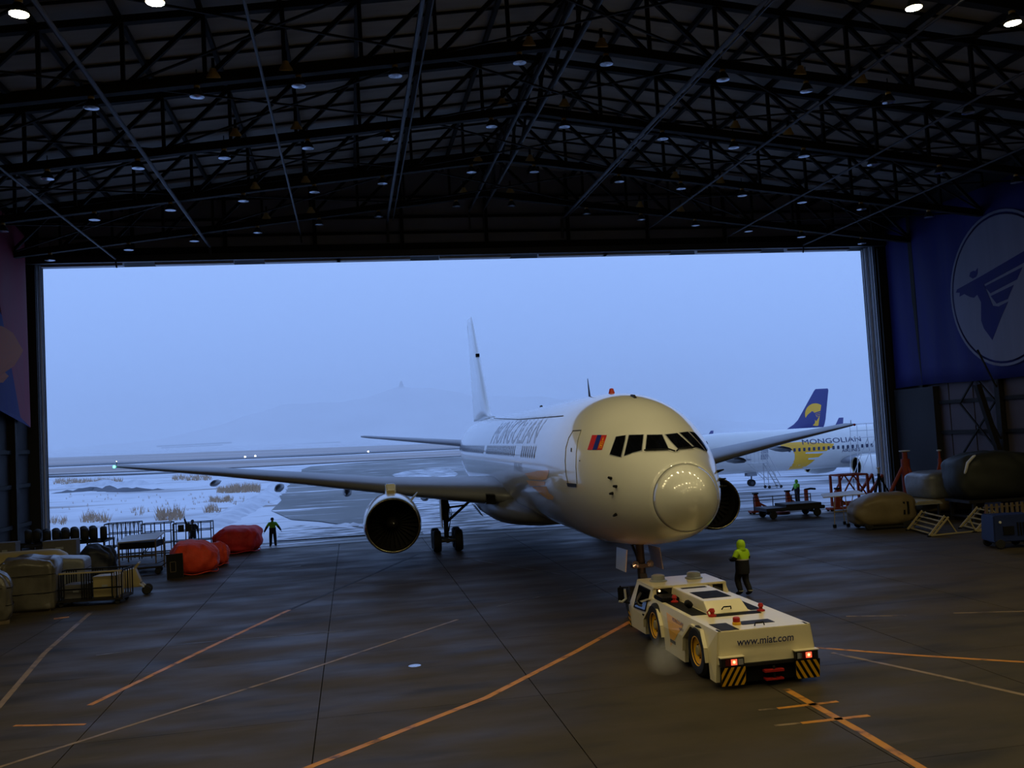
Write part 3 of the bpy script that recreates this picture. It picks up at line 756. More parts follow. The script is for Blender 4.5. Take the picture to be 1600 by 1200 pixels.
# flag panels ahead of the door
pf = [(925.5,680),(948.5,680),(941,703),(918,703)]
def lerp(a, b, t): return (a[0]+(b[0]-a[0])*t, a[1]+(b[1]-a[1])*t)
fo = px_patch(pf, 'flag', 'flagred', .010, 4, mirror=False)[0]
px_patch([lerp(pf[0],pf[1],.36), lerp(pf[0],pf[1],.66), lerp(pf[3],pf[2],.66), lerp(pf[3],pf[2],.36)], 'flag_stripe', 'flagblue', .016, 4, mirror=False)
gx = lambda a, b: (lerp(lerp(pf[0],pf[1],a), lerp(pf[3],pf[2],a), b))
for shp in ([(.74,.42),(.77,.42),(.77,.92),(.74,.92)], [(.92,.42),(.95,.42),(.95,.92),(.92,.92)], [(.80,.42),(.89,.42),(.845,.50)], [(.80,.54),(.89,.54),(.89,.60),(.80,.60)], [(.80,.66),(.89,.66),(.89,.78),(.80,.78)], [(.80,.84),(.89,.84),(.845,.92)], [(.81,.26),(.88,.26),(.88,.38),(.81,.38)], [(.82,.25),(.845,.1),(.87,.25)]):
    px_patch([gx(*q) for q in shp], 'flag_emblem', 'gold', .020, 3, mirror=False)
# cabin door, service panel, line marks
def Z1(x, y): return (700+x/5.0, 600+y/5.0)
px_line([Z1(978,366),Z1(1042,362)], .02, 'door_seam', 'line'); 
px_line([Z1(978,366),Z1(945,420),Z1(922,500),Z1(916,600),Z1(922,700),Z1(938,776)], .012, 'door_seam', 'line')
px_line([Z1(1040,366),Z1(1016,440),Z1(1002,540),Z1(1000,650),Z1(1008,776)], .012, 'door_seam', 'line')
px_patch([Z1(930,772),Z1(1008,780),Z1(1006,804),Z1(938,800)], 'door_step_guard', 'darkmetal', .02, 4, mirror=False)
px_patch([Z1(962,500),Z1(968,500),Z1(966,530),Z1(960,530)], 'door_window', 'dark', .012, 3, mirror=False)
px_patch([Z1(1027,596),Z1(1035,596),Z1(1035,604),Z1(1027,604)], 'door_handle', 'dark', .012, 3, mirror=False)
px_line([Z1(360,268),Z1(550,278),Z1(760,262),Z1(900,250)], .02, 'lap_seam', 'line')
# passenger windows along the starboard side (thin pale frames with dark panes)
for k in range(74):
    a = 10.4+.508*k
    if 13.6 < a < 15.0 or 25.3 < a < 26.6: continue
    z = 5.28; hw, tp, bt = fus(a)
    out = []
    for (dy, dz) in ((-.13,-.15),(-.07,-.23),(.07,-.23),(.13,-.15),(.13,.15),(.07,.23),(-.07,.23),(-.13,.15)):
        h, nr, _, _ = BV.ray_cast(Vector((-9, a+dy, z+dz)), Vector((1, 0, 0))); out.append(h+Vector((-.012, 0, 0)))
    mb = MB().add(out, [tuple(range(8))]); 
    inn = [p*.0+Vector((p.x-.006, a+(p.y-a)*.72, z+(p.z-z)*.8)) for p in out]
    mb.add(inn, [tuple(range(8))], 1)
    mb.build('cabin_window', ['greyletter', 'pane'], fuse, fix=False)
# faded airline lettering and gold emblem laid on the starboard side
def side_patch(V, Fc, name, m, off=.008):
    P, Fc = skin_on(BV, V, Fc, lambda a, z: (Vector((-9, a, z)), Vector((1, 0, 0))), off)
    return MB().add(P, Fc).build(name, m, fuse, smooth='all', fix=False)
tm = text_mesh('MONGOLIAN', 1.75, .0, .35)
side_patch([(17.6-v.co.x*1.28, 6.05+v.co.y*.86) for v in tm.vertices], [tuple(p.vertices) for p in tm.polygons], 'airline_lettering', 'greyletter')
tm = text_mesh('AIRLINES', .5, .0, .3)
side_patch([(14.2-v.co.x*1.1, 4.62+v.co.y) for v in tm.vertices], [tuple(p.vertices) for p in tm.polygons], 'airline_lettering', 'greyletter')
GOLD = [[Z1(600,700),Z1(700,678),Z1(790,672),Z1(786,700),Z1(772,742),Z1(735,752),Z1(690,748),Z1(640,745)],
        [Z1(612,752),Z1(760,762),Z1(758,792),Z1(700,798),Z1(640,796)], [Z1(660,805),Z1(770,800),Z1(790,850),Z1(826,880),Z1(822,905),Z1(780,900),Z1(735,868),Z1(700,838)]]
for g in GOLD: px_patch(g, 'gold_emblem', 'gold', .008, 5, mirror=False)
# crown fittings
for a, x, h in ((11.2, 0, .75),):
    MB().loft([[(x-.02, a, 7.23), (x+.02, a+.05, 7.23), (x, a+.34, 7.23)], [(x-.008, a+.28, 7.23+h), (x+.008, a+.29, 7.23+h), (x, a+.36, 7.23+h)]]).build('blade_antenna', 'darkmetal', fuse)
MB().lathe([(.12, 7.2), (.12, 7.2), (.07, 7.38), (0, 7.4)], o=(0, 8.0, 0), n=12).build('beacon', 'red', fuse, smooth=True)
for a in (5.0, 21.5):
    MB().loft([[(-.05, a, 6.86 if a < 6 else 7.2), (.05, a, 6.86 if a < 6 else 7.2), (.05, a+.6, 6.95 if a < 6 else 7.23), (-.05, a+.6, 6.95 if a < 6 else 7.23)],
               [(-.03, a+.2, 7.02 if a < 6 else 7.36), (.03, a+.2, 7.02 if a < 6 else 7.36), (.03, a+.5, 7.05 if a < 6 else 7.36), (-.03, a+.5, 7.05 if a < 6 else 7.36)]]).build('fin_antenna', 'darkmetal', fuse)
# aerofoil surfaces
def foil(o, chord, t, axis_t, n=12, ch=(0, 1, 0)):
    """ring: o leading edge point; chord along ch; thickness direction axis_t"""
    o = Vector(o); ch = Vector(ch); at = Vector(axis_t); xs = [(1-math.cos(PI*i/n))/2 for i in range(n+1)]
    yt = lambda x: 5*t*(.2969*math.sqrt(x)-.126*x-.3516*x*x+.2843*x**3-.1036*x**4)
    up = [o+ch*chord*x+at*chord*(yt(x)+.02*math.sin(PI*x)) for x in xs]; lo = [o+ch*chord*x-at*chord*(yt(x)*.85-.02*math.sin(PI*x)) for x in xs[1:-1]][::-1]
    return up+lo
WST = [(1.2,19.6,11.0,2.95,.145),(2.5,20.2,10.3,3.05,.14),(5.0,21.95,8.9,3.28,.13),(7.9,24.0,7.2,3.58,.12),(12,26.8,5.9,4.12,.115),(17,30.2,4.4,4.72,.11),(21.5,33.3,3.0,5.18,.105),(23.4,34.6,2.4,5.38,.10),(23.75,34.95,1.5,5.42,.09)]
for s in (-1, 1):
    w = MB().loft([foil((s*l, a, z), c, t, (0, 0, 1)) for l, a, c, z, t in WST]).build('wing', 'wing', JET, smooth='all')
    for l, a0, a1, z, r in ((5.6,27.6,32.6,2.85,.26),(9.9,27.8,33.4,3.35,.26),(13.8,29.8,34.6,3.75,.24),(17.6,31.6,35.6,4.2,.2)):
        MB().lathe([(0,0),(r*.6,.25*(a1-a0)*.4),(r,.35*(a1-a0)),(r*.85,.6*(a1-a0)),(0,a1-a0)], o=(s*l,a0,z-.1), axis=(0,1,.02), n=10).build('flap_fairing', 'greypaint', w, smooth='all')
    MB().lathe([(0,-.14),(.07,-.08),(.09,0),(.06,.12),(0,.2)], o=(s*23.6,34.75,5.41), axis=(0,1,0), n=8).build('navigation_light', 'navgreen' if s < 0 else 'red', w, smooth='all')
    MB().lathe([(0,-.03),(.03,0),(0,.03)], o=(s*23.55,35.1,5.72), axis=(0,0,1), n=8).build('strobe_light', 'strobe' if s < 0 else 'plate', w)
    MB().bar((s*23.55,35.1,5.4),(s*23.55,35.1,5.7),.03).build('strobe_mast', 'wing', w)
    # root landing-light glass
    MB().loft([[(s*2.75,20.25,2.75),(s*3.15,20.5,2.78),(s*3.15,20.48,3.22),(s*2.75,20.2,3.18)],[(s*2.75,20.9,2.7),(s*3.15,21.0,2.72),(s*3.15,21.0,3.3),(s*2.75,20.9,3.3)]]).build('root_light_lens', 'glass', w)
    # engine
    E_ = Vector((s*7.62, 18.9, 2.2))
    nac = MB().lathe([(1.19,.0),(1.23,.06),(1.27,.25),(1.32,.7),(1.36,1.4),(1.37,2.2),(1.32,3.2),(1.22,4.1),(1.16,4.3),(1.0,4.28),(.9,4.2),(.86,4.8),(.74,5.6),(.6,6.2),(.5,6.2),(.3,6.8),(0,7.2)], o=E_, axis=(0,1,0), n=48).build('engine_nacelle', 'paint', JET, smooth=True)
    MB().lathe([(1.13,.45),(1.11,.25),(1.125,.1),(1.15,.02),(1.185,-.03),(1.215,.0),(1.245,.08),(1.285,.3)], o=E_, axis=(0,1,0), n=48).build('inlet_lip', 'lip', nac, smooth='all')
    MB().lathe([(1.13,.40),(1.16,.8),(1.19,1.3),(1.19,1.6),(0,1.62)], o=E_, axis=(0,1,0), n=40).build('inlet_duct', 'darkmetal', nac, smooth='all')
    fan = MB()
    for k in range(30):
        t = 2*PI*k/30; rv = Vector((math.cos(t),0,math.sin(t))); tv = Vector((-math.sin(t),0,math.cos(t)))
        fan.add([E_+rv*.3+Vector((0,1.25,0)), E_+rv*1.17+tv*.02+Vector((0,1.2,0)), E_+rv*1.17+tv*.2+Vector((0,1.4,0)), E_+rv*.3+tv*.07+Vector((0,1.45,0))], [(0,1,2,3)])
    fan.build('fan', 'darkmetal', nac, fix=False, kind='stuff')
    MB().lathe([(0,.72),(.1,.8),(.2,.98),(.3,1.3)], o=E_, axis=(0,1,0), n=20).build('spinner', 'darkmetal', nac, smooth='all')
    sw = [E_+Vector((math.cos(t)*(.05+.018*t),.74+.045*t,math.sin(t)*(.05+.018*t))) for t in [i*.35 for i in range(26)]]
    MB().tube(sw, .018, 5).build('spinner_swirl', 'plate', nac)
    py = MB().loft([[(E_.x-w_,y,z0),(E_.x+w_,y,z0),(E_.x+w_*.9,y+d,z1),(E_.x-w_*.9,y+d,z1)] for w_,y,z0,z1,d in ((.20,20.6,3.3,3.72,.08),(.27,20.9,3.3,3.98,.06),(.28,22.4,3.2,3.95,0),(.26,24.3,3.0,3.75,0),(.2,27.5,2.7,3.5,0))]).build('engine_pylon', 'paint', JET, bevel=.05)
    MB().box((E_.x-.17,20.52,3.36),(E_.x+.17,20.62,3.68)).build('pylon_inlet_panel', 'cream', py)
    MB().loft([[(E_.x-s*.95,20.3,3.15),(E_.x-s*.9,20.3,3.2),(E_.x-s*.9,21.2,3.2),(E_.x-s*.95,21.2,3.15)],[(E_.x-s*1.28,20.75,3.5),(E_.x-s*1.25,20.75,3.52),(E_.x-s*1.25,21.2,3.52),(E_.x-s*1.28,21.2,3.5)]]).build('nacelle_chine', 'greypaint', nac)
    # tailplane
    tp = MB().loft([foil((s*l,a,z),c,.10,(0,0,1)) for l,a,c,z in ((.4,46.6,6.4,5.35),(1.4,47.3,5.8,5.45),(5,49.8,3.9,5.95),(9.0,52.5,2.0,6.5),(9.3,52.9,1.3,6.54))]).build('tailplane', 'wing', JET, smooth='all')
    MB().bar((s*1.6,53.0,5.48),(s*8.7,54.4,6.44),.06,.09).build('elevator', 'greypaint', tp)
# wing-body fairing
wbf = MB(); rings = []
for a, w_, zt, zb in ((16.8,.5,2.5,2.05),(18.4,1.7,2.8,1.78),(20.4,2.6,3.3,1.58),(22,2.95,3.6,1.48),(27,2.95,3.55,1.48),(31,2.75,3.5,1.55),(33.5,2.2,3.2,1.7),(35.5,.8,2.6,1.95)):
    rings.append([(w_*math.cos(t)*abs(math.cos(t))**-.25 if abs(math.cos(t)) > 1e-3 else 0, a, (zt+zb)/2+(zt-zb)/2*math.sin(t)*(abs(math.sin(t))**-.2 if abs(math.sin(t)) > 1e-3 else 1)) for t in [2*PI*(k+.5)/28 for k in range(28)]])
wbf.loft(rings).build('wing_body_fairing', 'wing', JET, smooth='all')
# fin
finm = MB().loft([foil((0,a,z),c,t,(1,0,0)) for a,c,z,t in ((39.5,13.6,7.28,.03),(42.2,11.0,7.45,.055),(43.6,9.7,7.9,.085),(45.2,8.2,9.2,.095),(50.6,3.6,15.2,.095),(51.1,3.2,15.75,.08),(51.5,2.6,15.85,.05))]).build('tail_fin', 'paint', JET, smooth='all')
MB().bar((0.02,52.0,8.2),(0.02,54.3,15.4),.05,.06).build('rudder_hinge', 'line', finm)
MB().box((-.14,47.9,12.2),(.14,48.15,12.45)).build('fin_light', 'dark', finm)
# landing gear
def wheel_mesh(r, w, name, hub='gear'):
    p = [(r*.5,-w*.42),(r*.62,-w*.5),(r*.86,-w*.5),(r*.97,-w*.36),(r,-w*.12),(r,w*.12),(r*.97,w*.36),(r*.86,w*.5),(r*.62,w*.5),(r*.5,w*.42)]
    m = MB().lathe(p, axis=(1,0,0), n=28)
    m.lathe([(0,-w*.36),(r*.3,-w*.38),(r*.34,-w*.28),(r*.5,-w*.42)], axis=(1,0,0), n=20, mi=1).lathe([(r*.5,w*.42),(r*.34,w*.28),(r*.3,w*.38),(0,w*.36)], axis=(1,0,0), n=20, mi=1)
    return m.mesh(name, ['rubber', hub], smooth=True)
wm = wheel_mesh(.58, .42, 'main_wheel')
for s in (-1, 1):
    gx_, ga = s*4.65, 26.9
    g = bpy.data.objects.new('main_gear', None); COL.objects.link(g); g.parent = JET; g.location = (gx_, ga, 0)
    MB().tube([(0,0,.62),(0,0,1.7)], .13, 14).tube([(0,0,1.6),(0,0,3.1)], .19, 14).build('strut', 'gear', g, smooth=True)
    MB().bar((0,-.85,.58),(0,.85,.58),.22,.24).build('truck_beam', 'gear', g, bevel=.03)
    for y in (-.72, .72):
        MB().tube([(-.6,y,.58),(.6,y,.58)], .09, 10).build('axle', 'gear', g, smooth=True)
        for x in (-.57, .57): put('wheel', wm, g, (x, y, .58))
    MB().tube([(0,.02,1.45),(-s*1.35,-.05,2.55)], .075, 10).tube([(-s*.1,0,2.25),(-s*1.2,0,2.35)], .05, 8).build('side_brace', 'gear', g, smooth=True)
    MB().tube([(0,0,1.6),(0,1.6,2.9)], .07, 8).build('drag_brace', 'gear', g, smooth=True)
    MB().bar((0,-.16,.75),(0,-.42,1.2),.14,.05).bar((0,-.42,1.2),(0,-.18,1.7),.14,.05).build('torsion_link', 'gear', g)
    for k in range(3): MB().tube([(-s*.13-.02*k,-.15,1.0),(-s*(.24+.05*k),-.12,1.6+.2*k),(-s*.15,-.1,2.6)], .018, 6).build('hydraulic_hose', 'dark', g, smooth=True)
    MB().box((s*.24-.03,-.62,1.25),(s*.24+.03,.6,3.05)).build('leg_door', 'paint', g)
    MB().loft([[(-s*1.55,-.9,2.35),(-s*1.5,-.9,2.35),(-s*1.5,.6,2.35),(-s*1.55,.6,2.35)],[(-s*1.95,-.9,1.75),(-s*1.9,-.9,1.75),(-s*1.9,.4,1.75),(-s*1.95,.4,1.75)]]).build('bay_door', 'greypaint', g)
nwm = wheel_mesh(.46, .34, 'nose_wheel')
g = bpy.data.objects.new('nose_gear', None); COL.objects.link(g); g.parent = JET; g.location = (0, 5.6, 0)
MB().tube([(0,0,.46),(0,0,1.2)], .09, 12).tube([(0,0,1.1),(0,.1,2.4)], .14, 12).build('strut', 'gear', g, smooth=True)
MB().tube([(-.4,0,.46),(.4,0,.46)], .07, 10).build('axle', 'gear', g, smooth=True)
for x in (-.34, .34): put('wheel', nwm, g, (x, 0, .46))
MB().bar((-.1,-.12,.6),(-.1,-.38,.95),.06,.04).bar((.1,-.12,.6),(.1,-.38,.95),.06,.04).bar((0,-.38,.95),(0,-.14,1.3),.22,.05).build('torsion_link', 'gear', g)
MB().tube([(0,0,1.4),(0,1.4,2.4)], .06, 8).build('drag_brace', 'gear', g, smooth=True)
MB().box((-.34,-.2,1.5),(.34,.06,1.62)).build('light_bar', 'gear', g)
for x in (-.24, .24):
    MB().lathe([(0,-.02),(.105,0),(.115,.03),(.09,.14),(0,.17)], o=(x,-.22,1.62), axis=(0,1,0), n=16).build('taxi_light', 'lens', g, smooth=True)
for s, m in ((-1, 'paint'), (1, 'greypaint')):
    MB().loft([[(s*.52,-.35,2.12),(s*.55,-.35,2.12),(s*.55,.9,2.08),(s*.52,.9,2.08)],[(s*.6,-.32,1.42),(s*.63,-.32,1.42),(s*.63,.85,1.4),(s*.6,.85,1.4)]]).build('gear_door', m, g)

# ================================================================== NARROW-BODY JETS ON THE APRON
NS = [(0,0,3.0,3.0),(.06,.22,3.2,2.78),(.3,.5,3.5,2.5),(.8,.85,3.85,2.15),(1.5,1.15,4.2,1.85),(2.2,1.38,4.7,1.65),(3.0,1.56,5.05,1.5),(4.2,1.76,5.28,1.38),(6,1.88,5.36,1.3),(26,1.88,5.36,1.3),(29,1.84,5.36,1.5),(32,1.6,5.34,2.2),(35,1.15,5.25,3.2),(37,.7,5.1,3.95),(38,.3,4.9,4.5)]
NA = [math.sqrt(s[0]) for s in NS]
def nring(a, n=36, st=0):
    a_ = a; a = a if a < 6 else max(6, a-st)
    q = math.sqrt(a); hw, tp, bt = [pchip(NA, [s[k] for s in NS], q) for k in (1, 2, 3)]; zc = bt+(tp-bt)*.55
    return [(hw*math.cos(t), a_, zc+(tp-zc)*math.sin(t) if math.sin(t) > 0 else zc+(zc-bt)*math.sin(t)) for t in [2*PI*k/n for k in range(n)]]
def narrow_jet(label, loc, rz, front):
    t = thing('jetliner', label, 'airplane', loc, rz); st = 4.6 if front else 0.0
    aa = [.004, .02, .06, .15, .3, .5, .8, 1.1, 1.5, 1.9, 2.3, 2.8, 3.4, 4.2, 5, 6]+[6+st+2*i for i in range(11)]+[q_+st for q_ in (27, 28, 29, 30, 31, 32, 33, 34, 35, 36, 37, 37.6, 38)]
    mb = MB().loft([nring(a, 36, st) for a in aa]); f = mb.build('fuselage', 'paint', t, smooth='all')
    bv = make_bvh([mb])
    def side(V, Fc, name, m, off=.012):
        P, Fc = skin_on(bv, V, Fc, lambda a, z: (Vector((6, a, z)), Vector((-1, 0, 0))), off)
        return MB().add(P, Fc).build(name, m, f, smooth='all', fix=False)
    k = 0; a = 5.6+(6.3 if front else 0)
    while a < 33+st:
        if not (front and (abs(a-17.7) < .2)):
            V, Fc = poly2d([(a-.11, 3.16), (a+.11, 3.16), (a+.13, 3.32), (a+.11, 3.5), (a-.11, 3.5), (a-.13, 3.32)], 5)
            side(V, Fc, 'cabin_window', 'pane_dark')
        a += .508
    for s in (1, -1):
        for pane in ([(2.0, 4.2), (2.75, 4.2), (2.95, 4.75), (2.35, 4.6)], [(2.82, 4.15), (3.35, 4.2), (3.4, 4.72), (3.05, 4.76)], [(3.42, 4.22), (3.85, 4.4), (3.8, 4.65), (3.46, 4.72)]):
            V, Fc = poly2d(pane, .2); P, Fc = skin_on(bv, V, Fc, lambda a, z: (Vector((6, a, z)), Vector((-1, 0, 0))), .015)
            MB().add([(p.x*s, p.y, p.z) for p in P], Fc).build('cockpit_window', 'glass', f, fix=False)
    V, Fc = poly2d([(a_+4.35+st, z_) for a_, z_ in ((0, 2.6), (.75, 2.6), (.75, 4.4), (0, 4.4))], .4); side(V, Fc, 'cabin_door', 'greypaint', .006)
    # wings and winglets
    for s in (1, -1):
        w = MB().loft([foil((s*l, a+st, z), c, th_, (0, 0, 1)) for l, a, c, z, th_ in ((1.0,12.6,8.2,2.0,.14),(1.9,13.1,7.4,2.05,.13),(5.6,15.4,4.7,2.45,.12),(11,18.4,3.1,3.1,.11),(16.6,21.5,1.8,3.8,.10))]).build('wing', 'greypaint', t, smooth='all')
        MB().loft([foil((s*16.55,21.5+st,3.78),1.8,.09,(s,0,0)), foil((s*16.95,22.0+st,4.3),1.5,.08,(s,0,.2)), foil((s*17.4,23.4+st,6.2),.6,.07,(s,0,.2))]).build('winglet', 'navy', w, smooth='all')
        E_ = Vector((s*4.83, 12.4+st, 1.55))
        n = MB().lathe([(.86,0),(.9,.05),(1.0,.5),(1.06,1.2),(1.04,2.0),(.92,2.8),(.8,3.0),(.62,3.0),(.5,3.7),(.25,3.8),(0,4.5)], o=E_, axis=(0,1,0), n=28).build('engine_nacelle', 'paint', t, smooth=True)
        MB().lathe([(.80,.35),(.79,.1),(.83,-.03),(.88,.02),(.93,.18)], o=E_, axis=(0,1,0), n=28).build('inlet_lip', 'lip', n, smooth='all')
        MB().lathe([(.80,.3),(.8,.9),(0,.95)], o=E_, axis=(0,1,0), n=28).build('inlet_duct', 'dark', n, smooth='all')
        MB().loft([[(E_.x-.14,12.9+st,2.5),(E_.x+.14,12.9+st,2.5),(E_.x+.12,12.95+st,2.7),(E_.x-.12,12.95+st,2.7)],[(E_.x-.14,16.2+st,2.2),(E_.x+.14,16.2+st,2.2),(E_.x+.12,16.2+st,2.6),(E_.x-.12,16.2+st,2.6)]]).build('engine_pylon', 'paint', t)
        MB().loft([foil((s*l,a+st,z),c,.1,(0,0,1)) for l,a,c,z in ((.4,33.4,3.6,4.75),(1.2,33.9,3.3,4.85),(7.1,37.2,1.4,5.55))]).build('tailplane', 'greypaint', t, smooth='all')
        g = bpy.data.objects.new('main_gear', None); COL.objects.link(g); g.parent = t; g.location = (s*2.86, 19.6+st, 0)
        MB().tube([(0,0,.5),(0,0,2.1)], .11, 8).build('strut', 'gear', g)
        for x in (-.3, .3): put('wheel', nbw, g, (x, 0, .53))
    g = bpy.data.objects.new('nose_gear', None); COL.objects.link(g); g.parent = t; g.location = (0, 4.0+st, 0)
    MB().tube([(0,0,.34),(0,.1,1.6)], .07, 8).build('strut', 'gear', g)
    for x in (-.2, .2): put('wheel', nbn, g, (x, 0, .345))
    MB().box((-.32,-.5,1.0),(-.29,.5,1.5)).box((.29,-.5,1.0),(.32,.5,1.5)).build('gear_door', 'greypaint', g)
    fin = MB().loft([foil((0,a+st,z),c,th_,(1,0,0)) for a,c,z,th_ in ((27.2,9.6,5.28,.02),(29.8,7.2,5.6,.05),(31.6,5.8,6.6,.09),(32.4,5.2,7.3,.09),(35.8,2.7,12.2,.09),(36.1,2.3,12.5,.05))]).build('tail_fin', 'navy', t, smooth='all')
    return t, side, fin, f
MT['pane_dark'] = mat('dark cabin window', (52, 58, 84), .2)
nbw = wheel_mesh(.53, .36, 'narrow_main_wheel'); nbn = wheel_mesh(.345, .2, 'narrow_nose_wheel')
YA = 86.0
jetA, sideA, finA, fA = narrow_jet('white narrow-body airliner on the snow with navy airline lettering and gold emblem', (29.6, YA, terr(38, YA)), -PI/2, True)
def pA(px, py):
    q = ay(px, py, YA-1.88); return (q.x-29.6, q.z-terr(38, YA))
def C4(x, y): return (1100+x/5.333, 580+y/5.333)
for g in ([(622,612),(700,596),(800,590),(960,596),(1085,604),(1065,640),(742,664),(690,640),(640,622)], [(742,664),(1050,640),(1024,664),(850,676),(848,688),(1000,684),(962,716),(880,724),(880,738),(940,736),(905,776),(868,812),(800,820),(738,826),(758,782),(764,730),(758,690)]):
    V, Fc = poly2d([pA(*C4(*q)) for q in g], .35); sideA(V, Fc, 'gold_emblem', 'gold', .008)
tm = text_mesh('MONGOLIAN', 1.0, 0, .3)
c0, c1 = pA(*C4(820, 585)), pA(*C4(1310, 575)); w0 = max(v.co.x for v in tm.vertices)-min(v.co.x for v in tm.vertices)
sc_ = (c1[0]-c0[0])/w0; mx_ = min(v.co.x for v in tm.vertices)
hz_ = abs(pA(*C4(1080,560))[1]-pA(*C4(1080,602))[1])/.72
sideA([(c0[0]+(v.co.x-mx_)*sc_, pA(*C4(1060,582))[1]+.02+v.co.y*hz_) for v in tm.vertices], [tuple(p.vertices) for p in tm.polygons], 'airline_lettering', 'letter', .02)
tm = text_mesh('AIRLINES', .46, 0, .3); c = pA(*C4(1228, 657))
sideA([(c[0]+v.co.x*1.05, c[1]+v.co.y) for v in tm.vertices], [tuple(p.vertices) for p in tm.polygons], 'airline_lettering', 'letter', .02)
tm = text_mesh('Chinggis Khaan', .26, .2, .3); c = pA(*C4(335, 738))
sideA([(c[0]+v.co.x, c[1]+v.co.y) for v in tm.vertices], [tuple(p.vertices) for p in tm.polygons], 'name_lettering', 'letter', .02)
XB, YB_ = 43.5, 150.0
jetB, sideB, finB, fB = narrow_jet('farther narrow-body airliner whose blue tail fin with gold disc rises behind', (XB, YB_, terr(72, YB_)), -PI/2, False)
def pB(px, py):
    q = ay(px, py, YB_); return (q.x-XB, q.z-terr(72, YB_))
cB = pB(*C4(925, 362)); RB = abs(pB(*C4(835, 362))[0]-cB[0])
hB = abs(pB(*C4(925, 268))[1]-cB[1])
def clipx(p): return p
for s in (1,):
    n = 40; disc = []
    for i in range(n):
        a = 2*PI*i/n; u, v = cB[0]+RB*math.cos(a), cB[1]+hB*math.sin(a)
        te = pB(*C4(1002-(v*0), 140))[0]
        disc.append((u, v))
    # keep the disc on the fin: cut it at the trailing edge
    TE = lambda v: pB(*C4(1002, 140))[0]-.25+(v-pB(*C4(1002, 140))[1])*.235
    disc = [(min(u, TE(v)), v) for u, v in disc]
    MB().prism(disc, lambda a, b, k: (.27+k, a, b), 0, .01).build('gold_disc', 'gold', finB)
    e = MB()
    for p in EMBLEM:
        q = [(min(cB[0]+(a*.86+.2)*RB, TE(cB[1]+b*hB)), cB[1]+(b*.86-.02)*hB) for a, b in p]
        e.prism(q, lambda a, b, k: (.285+k, a, b), 0, .01)
    e.build('rider_emblem', 'navy', finB)

# boarding and work stairs beside the front jet
def tube_frame(name, label, cat, loc, bars, m, r=.03, plates=(), group=None, part='frame'):
    t = thing(name, label, cat, loc, 0, group); L = Vector(loc)
    for p in bars: MB().tube([Vector(q)-L for q in p], r, 6).build(p_name(part), m, t)
    for lo, hi, nm, mm in plates: MB().box(Vector(lo)-L, Vector(hi)-L).build(nm, mm, t)
    return t
def p_name(p): return p
q = ay(1213, 762, 80.5); x0 = q.x; z0 = 0
t = thing('boarding_stair', 'thin pale wheeled stair standing under the front door of the lettered jet', 'stairs', (x0, 81.2, terr(37, 81)))
for s in (-.45, .45):
    MB().tube([(.6, s, .15), (-.6, s, 2.4)], .05, 6).build('stringer', 'plate', t); MB().tube([(.6, s, 1.1), (-.6, s, 3.4), (-2.2, s, 3.4)], .03, 6).build('handrail', 'plate', t)
    for x in (-.6, -1.4, -2.2): MB().tube([(x, s, 2.4), (x, s, 3.4)], .025, 6).build('rail_post', 'plate', t)
    MB().tube([(-.6, s, .1), (-.6, s, 2.4)], .04, 6).build('leg', 'plate', t); MB().tube([(-2.1, s, 2.4), (-.6, s, .8)], .03, 6).build('brace', 'plate', t)
    MB().tube([(-.6, s, .15), (.7, s, .15)], .04, 6).build('base_rail', 'plate', t)
    for x in (-.55, .6): put('wheel', MB().lathe([(0,-.05),(.13,-.05),(.15,0),(.13,.05),(0,.05)], axis=(0,1,0), n=12).mesh('caster', 'rubber'), t, (x, s, .15))
for k in range(9): MB().box((.5-.135*k-.1, -.45, .25+.26*k), (.5-.135*k+.1, .45, .28+.26*k)).build('tread', 'plate', t)
MB().box((-2.2, -.45, 2.36), (-.6, .45, 2.42)).build('platform', 'plate', t)
q = ay(1347, 690, 78.0)
t = thing('work_stand', 'tall pale scaffold stand with railings beside the jet engine at door edge', 'scaffold', (q.x, 78.0, terr(45, 78)))
zp = ay(1347, 683, 78).z-terr(45, 78); zr = ay(1347, 662, 78).z-terr(45, 78)
for x in (-.75, .9):
    for y in (-.6, .6):
        MB().tube([(x*1.5, y, .05), (x, y, zp)], .04, 6).build('leg', 'plate', t); MB().tube([(x, y, zp), (x, y, zr)], .025, 6).build('rail_post', 'plate', t)
for y in (-.6, .6):
    for z in (zr, (zr+zp)/2): MB().tube([(-.75, y, z), (.9, y, z)], .025, 6).build('guard_rail', 'plate', t)
    MB().tube([(-1.1, y, .3), (.9, y, zp-.2)], .03, 6).build('brace', 'plate', t)
MB().box((-.9, -.7, zp-.05), (1.05, .7, zp)).build('platform', 'plate', t)

# ================================================================== THE TUG
TUG = thing('aircraft_tug', 'low cream aircraft tug with yellow wheels and lit tail lamps under the nose', 'vehicle', (9.06, 20.2, 0), -.005)
HW = 1.25
def HU(z): return HW-max(0, z-.78)*.27
side_pl = [(.02,.14),(.36,.14),(.44,.8),(.88,1.12),(1.58,1.12),(1.91,.78),(2.02,.14),(3.48,.14),(3.57,.72),(4.06,1.05),(4.68,1.05),(5.08,.66),(5.16,.20),(6.66,.18),(6.68,.75),(6.32,1.50),(4.86,1.50),(4.80,1.25),(.06,1.25)]
for s in (-1, 1):
    MB().prism(side_pl, lambda a, b, k: (s*(HU(b)-.10+k), a, b), 0, .10).build('side_panel', 'tug', TUG)
    for arch in (((.40,.5),(.46,.8),(.89,1.13),(1.57,1.13),(1.90,.79),(1.97,.45)), ((3.52,.45),(3.59,.72),(4.07,1.06),(4.67,1.06),(5.07,.66),(5.12,.42))):
        m = MB()
        for a, b in zip(arch, arch[1:]): m.bar((s*(HU(a[1])+.03), a[0], a[1]), (s*(HU(b[1])+.03), b[0], b[1]), .09, .05)
        m.build('fender_lip', 'tug', TUG)
